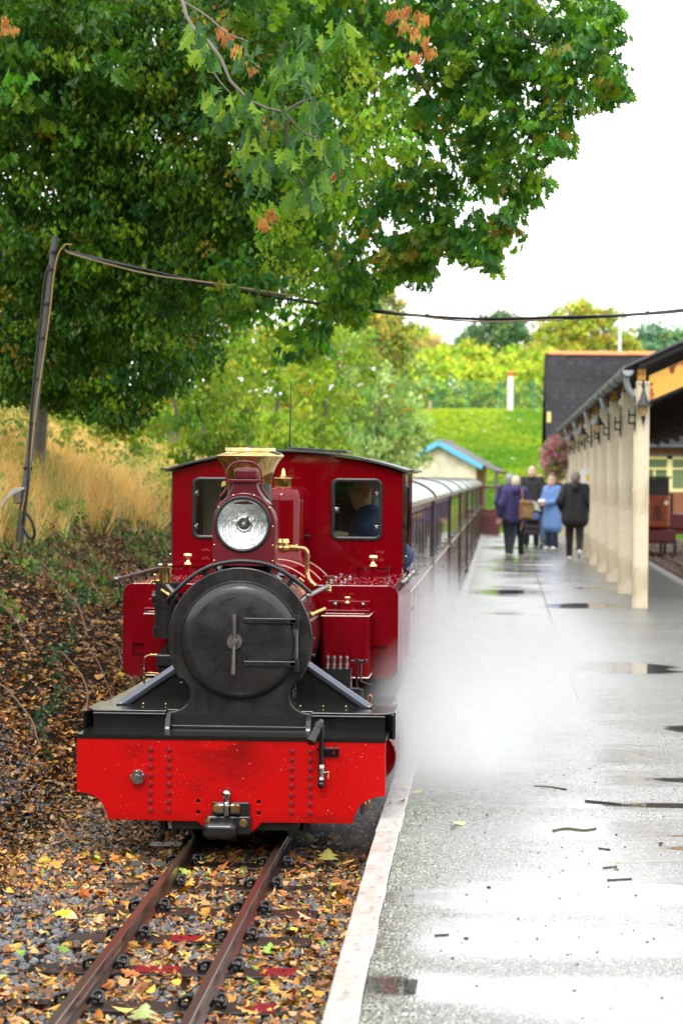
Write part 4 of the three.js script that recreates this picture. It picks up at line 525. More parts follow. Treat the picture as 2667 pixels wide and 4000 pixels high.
{
  // white post with red top, green mesh fence, lamp post
  const p = thing('marker_post', 'white wooden post with an orange-red top on the grass hill', 'post', [1.46, land(1.46, -97.5), -97.5]); mesh('shaft', rb(0.24, 1.6, 0.24, 0.03, 0, 0.8, 0), std([0.85, 0.86, 0.86], 0.5), p); mesh('red_top', [rb(0.225, 0.24, 0.225, 0.05, 0, 1.72, 0)], std([0.8, 0.12, 0.02], 0.5), p); mesh('base', rb(0.32, 0.1, 0.3, 0.03, 0, 0.05, 0), std([0.75, 0.7, 0.3], 0.6), p);
  const q = thing('stake', 'short brown wooden stake on the grass hill below the fence', 'post', [-2.1, land(-2.1, -97), -97]); mesh('shaft', [cy(0.08, 0.07, 0.5, 0, 0.22, 0), cy(0.07, 0.02, 0.05, 0, 0.495, 0)], std([0.4, 0.28, 0.16], 0.8), q);
  const f = thing('mesh_fence', 'green wire mesh fence along the top of the grass hill', 'fence', [0, 0, -101]); const fm = std([0.03, 0.20, 0.12], 0.5);
  for (let x = -5; x < 7; x += 1.5) mesh('post', bx(0.07, 1.5, 0.07, x, land(x, -101) + 0.72, 0), fm, f);
  const wires = []; for (let y = 0.08; y < 1.45; y += 0.12) wires.push(bx(12, 0.014, 0.01, 1, land(1, -101) + y, 0)); for (let x = -5; x < 7; x += 0.11) wires.push(bx(0.012, 1.4, 0.01, x, land(1, -101) + 0.72, 0.012)); tag(mesh('wire_mesh', wires, fm, f), null, null, null, 'stuff');
  const l = thing('lamp_post', 'tall grey lamp post rising behind the slate roof', 'lamp post', [6.9, 4.6, -110]); mesh('pole', [cy(0.1, 0.07, 6.4, 0, 3.2, 0)], std([0.6, 0.62, 0.64], 0.4), l); mesh('lamp_head', [rb(0.36, 0.08, 0.16, 0.03, 0.2, 6.4, 0), bar([0, 6.35, 0], [0.1, 6.4, 0], 0.03)], std([0.6, 0.62, 0.64], 0.4), l);
}
{ // leaning pole with cable crossing the track
  const base = [-2.39, land(-2.39, -6.8) - 0.25, -6.8], top = [-2.1, 3.49, -6.8];
  const p = thing('pole', 'leaning weathered grey pole with cables strapped to it on the bank', 'pole', base); const d = (t) => [(top[0] - base[0]) * t, (top[1] - base[1]) * t, 0];
  mesh('shaft', bar(d(0), d(1), 0.031, 0.025, 16), std([0.17, 0.165, 0.16], 0.6, 0.1, { map: rep(tStreak, 3) }), p);
  for (const t of [0.32, 0.45, 0.58, 0.7, 0.8, 0.9, 0.95]) { const a = d(t), b = d(t + 0.008); mesh('strap', bar(a, b, 0.036, 0.036, 14), M.rubber, p); }
  const off = (t, x, z) => { const a = d(t); return [a[0] + x, a[1], z]; };
  mesh('strapped_cable', [tube([off(0.94, 0.05, 0.0), off(0.9, -0.03, 0.02), off(0.75, -0.032, 0.02), off(0.5, -0.022, 0.03), off(0.3, 0.02, 0.05), off(0.16, 0.02, 0.05)], 0.008)], M.rubber, p);
  mesh('yellow_cable', [tube([[0.42, d(1)[1] - 0.06, 0.03], [0.36, d(1)[1] - 0.07, 0.03], [0.3, d(1)[1] - 0.2, 0.03], off(0.75, 0.03, 0.025), off(0.5, 0.015, 0.035), off(0.3, 0.02, 0.04), off(0.2, 0.0, 0.04)], 0.0055)], std([0.45, 0.3, 0.1], 0.6), p);
  mesh('coiled_end', [tube([off(0.2, 0.02, 0.05), off(0.17, 0.09, 0.06), off(0.13, 0.12, 0.06), off(0.12, 0.09, 0.06), off(0.15, 0.03, 0.06)], 0.011)], M.rubber, p);
  mesh('junction_box', rb(0.06, 0.1, 0.06, 0.01, off(0.3, -0.06, 0)[0], off(0.24, 0, 0)[1], 0.03), M.worn, p);
  const cb = thing('overhead_cable', 'black cable bundle slung from the leaning pole across the track', 'cable', [0, 0, 0]); const pt = [[-2.1, 3.36, -6.8], [-2.02, 3.385, -6.8], [-1.94, 3.365, -6.8], [-1.4, 3.24, -6.78], [-0.86, 3.11, -6.72], [0.1, 2.955, -6.6], [0.9, 2.875, -6.5], [1.65, 2.87, -6.4], [2.48, 2.925, -6.3], [3.4, 3.06, -6.2]];
  mesh('black_cable', [tube(pt, 0.011, 160, 8), tube(pt.map((q, i) => [q[0], q[1] + 0.012 * Math.sin(i * 2.1), q[2] + 0.012]), 0.0075, 160, 7)], M.rubber, cb);
  mesh('brown_wire', tube(pt.slice(1, 8).map((q, i) => [q[0], q[1] + [0.0, -0.015, -0.03, 0.022, 0.02, -0.02, -0.012][i], q[2] + 0.03]), 0.0065, 140, 6), std([0.30, 0.22, 0.13], 0.7), cb);
  mesh('tape_wrap', pt.slice(2, 9).flatMap((q, i) => { const n = pt[i + 3] ?? q; return [0.25, 0.7].map((t) => { const a = [mixn(q[0], n[0], t), mixn(q[1], n[1], t) - 0.004, mixn(q[2], n[2], t)], b = [mixn(q[0], n[0], t + 0.03), mixn(q[1], n[1], t + 0.03) - 0.004, mixn(q[2], n[2], t + 0.03)]; return bar(a, b, 0.015); }); }), M.rubber, cb);
  const rope = thing('frayed_rope', 'frayed pale rope tied to the foot of the leaning pole', 'rope', [0, 0, 0]); mesh('strands', [0, 1, 2, 3].map((k) => tube([[-2.31, 1.62, -6.75], [-2.4, 1.57 + 0.01 * k, -6.73], [-2.5, 1.5 - 0.012 * k, -6.7], [-2.62, 1.45 + 0.014 * k, -6.7], [-2.8, 1.36, -6.7]], 0.006, 40, 6)), std([0.45, 0.44, 0.42], 0.9), rope);
}

// ---------- leaves, trees, bushes, grass ----------
// where the ray through a spot of the frame (1568 x 2352) crosses the plane z: used to read sizes and places off the photograph
function at(px, py, z) { const d = new THREE.Vector3((px - 784) / 5553, -(py - 1176) / 5553, -1).applyEuler(camera.rotation), t = (z - 11) / d.z; return [1.24 + d.x * t, 1.716 + d.y * t, z]; }
const pxm = (z) => 5553 / (11 - z);                            // photograph pixels per metre at that distance
function leafGeo(st, len, fold, curl) {                        // st: [t, half width, forward shift]; hangs down from its stalk
  const pos = [], uv = [], P = (t, w, s, f) => { const y = -(t + f) * len, x = s * w * len, z = -Math.abs(x) * fold + curl * len * t * t; return [x, y, z]; };
  const tri = (a, b, c) => { pos.push(...a, ...b, ...c); uv.push(a[0] * 8, a[1] * 8, b[0] * 8, b[1] * 8, c[0] * 8, c[1] * 8); };
  for (let i = 0; i + 1 < st.length; i++) for (const s of [-1, 1]) { const [t0, w0, f0 = 0] = st[i], [t1, w1, f1 = 0] = st[i + 1], m0 = P(t0, 0, s, 0), m1 = P(t1, 0, s, 0), e0 = P(t0, w0, s, f0), e1 = P(t1, w1, s, f1); if (s > 0) { tri(m0, m1, e1); tri(m0, e1, e0); } else { tri(m0, e1, m1); tri(m0, e0, e1); } }
  const g = new THREE.BufferGeometry(); g.setAttribute('position', new THREE.Float32BufferAttribute(pos, 3)); g.setAttribute('uv', new THREE.Float32BufferAttribute(uv, 2)); g.computeVertexNormals(); return g;
}
const OAK = [[0, 0.012], [0.1, 0.03], [0.19, 0.2, 0.05], [0.26, 0.13], [0.4, 0.35, 0.09], [0.48, 0.27, 0.03], [0.54, 0.15], [0.66, 0.33, 0.1], [0.73, 0.2, 0.05], [0.79, 0.11], [0.88, 0.13, 0.04], [1, 0.0]];
const HORN = [[0, 0.01], [0.12, 0.2], [0.35, 0.3], [0.6, 0.27], [0.82, 0.15], [1, 0]];
const SMALL = [[0, 0.02], [0.35, 0.3], [0.7, 0.22], [1, 0]];
function sprig(st, n, size, spread, fold = 0.35, seed = 1) {
  const q = rng(seed), gs = [];
  for (let i = 0; i < n; i++) { const l = leafGeo(st, size * (0.7 + 0.5 * q()), fold * (0.5 + q()), (q() - 0.3) * 0.35); l.rotateZ((q() - 0.5) * 1.5); l.rotateX(-0.05 - q() * 0.55); l.rotateY(q() * 6.283); l.translate((q() - 0.5) * spread, -(q()) * spread * 0.8, (q() - 0.5) * spread); gs.push(l); }
  return mergeGeometries(gs, false);
}
const leafMat = (c, gloss = 0.8, tr = 0.35) => phy(c, 0.92, 0, { side: THREE.DoubleSide, transmission: tr, thickness: 0, clearcoat: gloss, clearcoatRoughness: 0.3, specularIntensity: 0.15 });
const white = leafMat([1, 1, 1], 0.55, 0.45), whiteDull = leafMat([1, 1, 1], 0.1, 0.45), whiteFar = std([1, 1, 1], 0.85, 0, { side: THREE.DoubleSide });
const oakSprigs = [1, 2, 3].map((k) => sprig(OAK, 8, 0.1, 0.13, 0.45, k)), hornSprigs = [1, 2, 3].map((k) => sprig(HORN, 18, 0.052, 0.17, 0.5, 10 + k)), bushSprigs = [1, 2].map((k) => sprig(SMALL, 14, 0.075, 0.2, 0.3, 20 + k));
const GREEN = [[0.08, 0.23, 0.01], [0.12, 0.30, 0.01], [0.05, 0.17, 0.012], [0.22, 0.38, 0.01], [0.05, 0.19, 0.03]];
const HGREEN = [[0.045, 0.14, 0.006], [0.07, 0.19, 0.006], [0.09, 0.22, 0.006], [0.03, 0.12, 0.018], [0.2, 0.33, 0.008], [0.055, 0.16, 0.006]];
function fill(blobs, dens, size, cols, yellow = 0, gaps = 0.36) {            // sprigs through lumpy ellipsoids [x, y, z, r, depth]
  const out = [[], [], []];
  for (const [x, y, z, r, dp = r] of blobs) {
    const n = Math.round(dens * r * r * (0.5 + dp / r * 0.5));
    for (let i = 0; i < n; i++) {
      let a, b, c; do { a = R() * 2 - 1; b = R() * 2 - 1; c = R() * 2 - 1; } while (a * a + b * b + c * c > 1);
      const X = x + a * r * 1.05, Y = y + b * r, Z = z + c * dp, cl1 = fbm(X * 2.2, Y * 2.2, Z * 1.4 + 7, 3); if (cl1 < gaps && R() < 0.82) continue; if (gaps > 0.4 && fbm(X * 5, Y * 5, Z * 2, 2) < 0.36) continue;
      const base = R() < yellow * (cl1 > 0.5 ? 1.6 : 0.4) ? pick([[0.34, 0.3, 0.02], [0.42, 0.28, 0.03], [0.22, 0.26, 0.02]]) : pick(cols);
      out[Math.floor(R() * 3)].push([mat4(X, Y, Z, (R() - 0.5) * 0.8, R() * 6.283, (R() - 0.5) * 0.9, size * rr(0.75, 1.25)), vary(base, 0.3, 0.12)]);
    }
  }
  return out;
}
const branchMat = std([0.24, 0.2, 0.16], 0.8, 0, { map: rep(tWood, 4) });
const limb = (pts, r0, r1) => { const g = tube(pts, 1, pts.length * 5, 8), p = g.attributes.position, n = pts.length * 5, cv = new THREE.CatmullRomCurve3(pts.map(P3)); for (let i = 0; i <= n; i++) { const c = cv.getPointAt(i / n), r = mixn(r0, r1, i / n); for (let k = 0; k <= 8; k++) { const q = i * 9 + k; p.setXYZ(q, c.x + (p.getX(q) - c.x) * r, c.y + (p.getY(q) - c.y) * r, c.z + (p.getZ(q) - c.z) * r); } } return g; };
{ // the oak that reaches over the track
  const T = thing('oak_tree', 'large oak with glossy lobed leaves hanging over the locomotive and platform from above', 'tree');
  mesh('trunk', [limb([[-4.4, land(-4.4, -4) - 0.1, -4], [-4.3, 2.6, -4], [-4.1, 4.2, -4.1], [-3.9, 7, -4.3]], 0.3, 0.2)], branchMat, T);
  const br = [[[-4.2, 4.4, -4], [-2.8, 5.2, -3.4], [-1.4, 4.8, -2.2], at(395, -40, -0.9), at(440, 60, -0.5), at(500, 118, -0.3), at(525, 180, -0.2), at(580, 235, -0.1), at(655, 258, 0.1)], [at(440, 60, -0.5), at(470, 125, -0.4), at(500, 180, -0.35), at(530, 215, -0.3)], [at(655, 258, 0.1), at(680, 240, 0.1), at(725, 222, 0.1)], [at(655, 258, 0.1), at(690, 300, 0.1), at(735, 320, 0.15)], [at(580, 235, -0.1), at(600, 300, 0), at(605, 345, 0)], [at(655, 258, 0.1), at(665, 370, 0), at(700, 430, 0)], [at(380, -20, -0.9), at(480, 40, -0.6), at(520, 75, -0.5), at(570, 95, -0.4)]];
  br.forEach((p, i) => mesh('branch', limb(p, i ? 0.0075 : 0.03, i ? 0.003 : 0.006), branchMat, T));
  mesh('branch', [limb([[-4.1, 4.4, -4], [-2.4, 5.4, -4.4], [-0.6, 5.3, -4.8], at(980, -60, -5), at(1150, 60, -4.7), at(1330, 130, -4.2)], 0.04, 0.006), limb([at(900, 20, -5), at(950, 160, -5), at(1010, 250, -5), at(1080, 300, -5)], 0.02, 0.006), limb([[-0.6, 5.3, -4.8], at(860, 120, -5.8), at(850, 300, -5.8), at(890, 450, -5.6)], 0.016, 0.006)], branchMat, T);
  // the sprays nearest to the lens: leaves one by one
  const shades = [[0.06, 0.18, 0.01], [0.04, 0.13, 0.014], [0.11, 0.25, 0.01], [0.03, 0.11, 0.02], [0.2, 0.34, 0.012]].map((c) => leafMat(c, 0.38, 0.5)), red = leafMat([0.42, 0.05, 0.03], 0.8, 0.3);
  const leaves = [1, 2, 3, 4].map((k) => leafGeo(OAK.map(([t, w, f]) => [t, w * (0.85 + 0.1 * k % 0.3), f]), 0.105, 0.25 + 0.14 * k, -0.3 + 0.2 * k));
  const spots = [[330, 200], [300, 120], [250, 60], [420, 470], [330, 430], [480, 560], [580, 470], [640, 560], [740, 330], [800, 260], [900, 220], [950, 270], [920, 330], [1000, 470], [1050, 540], [960, 560], [590, 700], [560, 790], [640, 860], [700, 820], [800, 790], [880, 760], [980, 700], [1060, 740], [1130, 770], [1170, 900], [1070, 930], [1010, 980], [960, 1080], [890, 1060], [620, 930], [720, 500], [1160, 40], [1000, 60], [560, 160]];
  let count = 0;
  for (const [X, Y] of spots) for (let k = 0; k < 8 && count < 280; k++, count++) {
    const p = at(353 + 0.375 * X + gauss() * 26, 59 + 0.375 * Y + gauss() * 24 - 14, rr(-0.55, 0.3));
    const m = mesh('leaf', pick(leaves), count === 205 ? red : pick(shades), T); m.position.set(...p); m.rotation.set(rr(-0.7, 0.3), (R() - 0.5) * 4.2, gauss() * 0.6); m.scale.setScalar(rr(0.75, 1.2));
  }
  const B = [[1250, 50, 150, -4.6], [1380, 40, 60, -4.3], [1330, 150, 95, -4.3], [1405, 175, 45, -4.2], [1150, 190, 130, -4.8], [1255, 290, 70, -4.5], [1000, 120, 150, -5.2], [1010, 330, 150, -5.3], [1150, 380, 75, -5], [940, 480, 130, -5.7], [1090, 520, 65, -5.2], [1105, 575, 35, -5.2], [1190, 440, 55, -5], [1150, 510, 50, -5.1], [1020, 520, 60, -5.4], [1230, 390, 30, -4.9], [960, 590, 40, -5.7], [830, 560, 120, -6.2], [930, 570, 50, -5.8], [700, 650, 125, -7], [800, 655, 70, -6.5], [690, 750, 60, -6.8], [740, 780, 30, -6.8], [760, 300, 170, -6], [820, 130, 150, -6], [560, 640, 90, -7]].map(([x, y, r, z]) => [...at(x, y, z), r / pxm(z), 0.45]);
  fill(B, 860, 0.74, GREEN, 0.04, 0.43).forEach((l, i) => inst('foliage', oakSprigs[i], white, l, T));
  // the part of the crown above the frame
  const U = []; for (let i = 0; i < 26; i++) U.push([rr(-5, 0.6), rr(5.0, 6.6), rr(-9, -2.5), rr(0.6, 1), 0.6]); U.push([0.6, 4.7, -4.8, 0.7, 0.4], [1.2, 4.8, -4.6, 0.6, 0.4]);
  fill(U, 170, 1.1, GREEN).forEach((l, i) => inst('foliage', oakSprigs[i], white, l, T));
}
{ // dense hornbeam behind the pole
  const T = thing('hornbeam_tree', 'dense dark green hornbeam with hanging toothed leaves behind the leaning pole', 'tree');
  mesh('trunk', [limb([[-2.95, land(-2.95, -10.5) - 0.1, -10.5], [-2.9, 2.3, -10.5], [-2.8, 3.2, -10.4], [-2.5, 4.6, -10]], 0.055, 0.04), limb([[-2.88, 2.6, -10.5], [-2.7, 3.0, -10.4], [-2.4, 3.6, -10]], 0.025, 0.015), limb([at(330, 900, -11), at(335, 800, -11), at(350, 640, -10.5)], 0.05, 0.03)], branchMat, T);
  const B = [[60, 60, 190, -8.2], [240, 60, 190, -8], [420, 120, 190, -8], [600, 60, 180, -7.6], [90, 280, 200, -8.2], [290, 280, 200, -8.2], [480, 320, 180, -7.8], [640, 260, 150, -7.4], [640, 420, 140, -7.6], [90, 480, 190, -8.4], [280, 500, 190, -8.4], [460, 520, 160, -8.2], [90, 680, 150, -8.8], [250, 700, 150, -8.8], [400, 700, 130, -8.6], [520, 560, 120, -8], [60, 830, 70, -9], [180, 820, 95, -9], [290, 860, 85, -9], [370, 830, 65, -9], [260, 930, 35, -9], [120, 890, 35, -9.2], [20, 740, 90, -9.5], [60, 560, 120, -10], [30, 860, 50, -10], [300, 650, 190, -12], [450, 600, 160, -12], [130, 640, 200, -12], [420, 780, 90, -12], [600, 560, 120, -11], [200, 840, 110, -12], [760, 420, 110, -7], [720, 540, 90, -7.2]].map(([x, y, r, z]) => [...at(x, y, z), r / pxm(z), 0.7]);
  fill(B, 680, 1, HGREEN, 0.03).forEach((l, i) => inst('foliage', hornSprigs[i], white, l, T));
  const U = []; for (let i = 0; i < 30; i++) U.push([rr(-6.5, -0.6), rr(3.2, 6.4), rr(-14, -10), rr(0.7, 1.1), 0.8]); fill(U, 260, 1.2, HGREEN).forEach((l, i) => inst('foliage', hornSprigs[i], white, l, T));
  // light sprays and dry seed clusters
  const Y = [[880, 270, 60, -3.6], [930, 310, 40, -3.4], [840, 220, 70, -3.8], [830, 340, 60, -4], [790, 150, 80, -4.2], [700, 560, 90, -5.2], [640, 480, 70, -5], [770, 430, 60, -4.6], [880, 120, 60, -4]].map(([x, y, r, z]) => [...at(x, y, z), r / pxm(z), 0.15]); fill(Y, 420, 0.9, [[0.14, 0.32, 0.01], [0.22, 0.4, 0.01], [0.3, 0.42, 0.015], [0.1, 0.26, 0.01]]).forEach((l, i) => inst('pale_foliage', hornSprigs[i], white, l, T));
  const seed = sprig(SMALL, 22, 0.035, 0.075, 0.2, 77), spots = [[520, 75], [540, 95], [565, 120], [575, 140], [505, 60], [900, 20], [930, 45], [955, 60], [975, 85], [995, 105], [965, 30], [930, 10], [12, 25], [20, 60], [620, 480], [600, 500], [600, 260], [960, 115]];
  const sl = []; for (const [x, y] of spots) for (let k = 0; k < 3; k++) sl.push([mat4(...at(x + gauss() * 10, y + gauss() * 10, rr(-1.4, -0.6)), 0, R() * 6, 0, rr(0.35, 0.6), rr(0.7, 1.1), rr(0.35, 0.6)), vary(pick([[0.5, 0.24, 0.06], [0.42, 0.17, 0.05], [0.55, 0.33, 0.08]]), 0.2)]); inst('seed_cluster', seed, whiteDull, sl, T);
}
// bushes along the far side of the line
function bush(label, cat, list, cols, yellow, size, dens, stem) {
  const z0 = list[0][2], b = list.map(([x, y, z, r]) => [...at(x, y, z), r / pxm(z), r / pxm(z) * 0.7]), c = b[0], gy = land(c[0], z0);
  const T = thing(stem ? 'tree' : 'bush', label, cat, [c[0], gy, z0]);
  mesh(stem ? 'trunk' : 'stem', stem ? limb([[0, -0.2, 0], [0.05, (c[1] - gy) * 0.5, 0.1], [0, c[1] - gy, 0]], 0.2, 0.08) : [limb([[0, -0.1, 0], [0.1, (c[1] - gy) * 0.5, 0], [0.2, c[1] - gy, 0.1]], 0.05, 0.02), limb([[0.1, -0.1, 0.1], [-0.2, (c[1] - gy) * 0.5, 0.2], [-0.4, c[1] - gy, 0.1]], 0.04, 0.015)], branchMat, T);
  fill(b.map(([x, y, z, r, d]) => [x - c[0], y - gy, z - z0, r, d]), dens, size, cols, yellow).forEach((l, i) => l.length && inst(stem ? 'crown' : 'foliage', bushSprigs[i % 2], size > 1.5 ? whiteFar : whiteDull, l, T));
}
const YG = [[0.36, 0.52, 0.02], [0.46, 0.58, 0.03], [0.24, 0.42, 0.02], [0.55, 0.6, 0.04]], MG = [[0.15, 0.29, 0.02], [0.25, 0.38, 0.03], [0.1, 0.22, 0.02], [0.34, 0.44, 0.04]], GG = [[0.26, 0.4, 0.1], [0.36, 0.48, 0.13], [0.2, 0.33, 0.07]], DG = [[0.08, 0.18, 0.05], [0.12, 0.22, 0.06], [0.06, 0.15, 0.06]];
bush('bright green bush under the hornbeam, just above the dry grass', 'bush', [[480, 900, -16, 110], [420, 990, -15.5, 60], [560, 830, -17, 110], [520, 980, -15.5, 70]], MG, 0.06, 1, 330);
bush('dark green undergrowth behind the hornbeam trunk', 'bush', [[40, 900, -19, 70], [150, 900, -19, 80], [260, 940, -18, 70], [330, 960, -18, 60], [100, 830, -20, 90], [0, 850, -20, 70]], MG, 0.08, 1.1, 260);
bush('mid green bush between the hornbeam and the cab, behind the others', 'bush', [[500, 870, -28, 110], [420, 880, -28, 90], [560, 820, -28, 90], [340, 920, -27, 70]], MG, 0.06, 1.3, 200);
bush('light green bush behind the chimney and cab roof', 'bush', [[610, 860, -22, 130], [680, 760, -24, 120], [600, 980, -20, 90], [520, 740, -24, 100]], [[0.24, 0.38, 0.02], [0.32, 0.44, 0.03], [0.16, 0.3, 0.02], [0.42, 0.5, 0.04]], 0.06, 1.3, 190);
bush('mid green bush directly behind the cab aerial', 'bush', [[720, 920, -27, 110], [760, 820, -30, 110], [720, 1020, -25, 80]], MG, 0.06, 1.4, 170);
bush('grey-green willowy bush right of the cab roof', 'bush', [[850, 930, -38, 100], [880, 1010, -38, 80], [830, 1040, -36, 70], [800, 830, -40, 100]], GG, 0.05, 1.5, 150);
bush('pale green shrub beside the cream shed', 'bush', [[925, 960, -60, 70], [945, 1030, -60, 50], [910, 860, -62, 80], [915, 1050, -58, 50]], GG, 0.06, 2, 90);
bush('yellowing tree crown at the end of the bushes, against the sky', 'tree', [[868, 690, -62, 60], [862, 640, -62, 32], [880, 770, -62, 70], [830, 740, -60, 70]], [[0.26, 0.32, 0.03], [0.16, 0.26, 0.03], [0.5, 0.4, 0.04], [0.2, 0.3, 0.04]], 0.15, 1.8, 260, true);
bush('reddish brown shrub between the green bushes', 'bush', [[800, 790, -48, 55], [790, 850, -48, 40]], [[0.36, 0.16, 0.09], [0.25, 0.18, 0.08], [0.15, 0.22, 0.06]], 0.05, 1.5, 220);
// shrubs and trees beyond the grass hill
bush('long bright green hedge behind the mesh fence', 'hedge', [[980, 890, -105, 60], [1050, 875, -105, 65], [1120, 880, -105, 60], [1190, 880, -105, 55], [1000, 835, -109, 55], [1080, 820, -109, 50], [1160, 845, -109, 60], [1230, 885, -105, 60], [940, 870, -105, 60], [1255, 840, -109, 50]], YG, 0.08, 2.1, 190);
bush('orange-tinted shrub at the sky line between the bushes', 'bush', [[985, 800, -113, 40], [950, 830, -113, 50], [1015, 792, -113, 20]], [[0.55, 0.34, 0.12], [0.36, 0.36, 0.08], [0.42, 0.42, 0.08]], 0.1, 2, 180);
bush('pale yellow-green tree on the sky line beside the yellowing tree', 'tree', [[950, 775, -116, 42], [990, 770, -118, 22], [920, 790, -116, 50]], YG, 0.1, 2, 170, true);
bush('dark green rounded tree on the sky line', 'tree', [[1130, 770, -122, 60], [1090, 780, -122, 45], [1170, 750, -122, 45], [1150, 728, -122, 25], [1120, 830, -122, 50]], DG, 0.02, 2.3, 150, true);
bush('large yellow-green autumn tree behind the slate roof', 'tree', [[1320, 740, -128, 65], [1260, 780, -128, 70], [1390, 760, -128, 65], [1340, 705, -128, 30], [1225, 830, -126, 60], [1430, 800, -128, 42], [1300, 830, -128, 80]], [[0.42, 0.46, 0.03], [0.3, 0.42, 0.03], [0.55, 0.48, 0.05], [0.26, 0.36, 0.04]], 0.18, 2.4, 140, true);
bush('bluish green tree behind the canopy roof', 'tree', [[1500, 770, -148, 42], [1490, 810, -148, 50], [1530, 790, -148, 40]], [[0.14, 0.3, 0.13], [0.1, 0.24, 0.11]], 0.02, 2.8, 110, true);
bush('green tree at the far end of the sky line over the canopy', 'tree', [[1565, 770, -148, 32], [1570, 800, -148, 40]], [[0.14, 0.3, 0.12], [0.16, 0.3, 0.09]], 0.02, 2.8, 110, true);
{ // the wood that stands behind the photographer, seen only in the shine of metal and paint
  const pos = [], idx = [], nx = 90, ny = 8; for (let j = 0; j <= ny; j++) for (let i = 0; i <= nx; i++) { const a = mixn(0.12, Math.PI - 0.45, i / nx), n = fbm(i * 0.35, j * 0.8, 2, 3), r = 34 + 7 * (n - 0.5) - 3 * Math.sin(j / ny * 3.1), h = (6.5 + 4.5 * fbm(i * 0.22, 3, 1, 3)) * Math.sin(j / ny * 1.57); pos.push(r * Math.cos(a), -0.3 + h, 10 + r * Math.sin(a)); if (i < nx && j < ny) { const q = j * (nx + 1) + i; idx.push(q, q + nx + 1, q + 1, q + 1, q + nx + 1, q + nx + 2); } }
  const g = new THREE.BufferGeometry(); g.setAttribute('position', new THREE.Float32BufferAttribute(pos, 3)); g.setIndex(idx); g.computeVertexNormals();
  const T = thing('woodland', 'dark woodland behind the photographer, outside the picture', 'woodland'); tag(T, null, null, null, 'stuff'); mesh('woodland', g, std([0.03, 0.045, 0.02], 0.95), T);
  const l = []; for (let i = 0; i < 1600; i++) { const a = rr(0.12, Math.PI - 0.45), r = rr(29, 35), y = 8 * R(); l.push([mat4(r * Math.cos(a), y, 10 + r * Math.sin(a), gauss(), R() * 6, gauss(), rr(6, 12)), vary(pick(HGREEN), 0.3)]); } inst('woodland', bushSprigs[0], whiteFar, l, T);
}
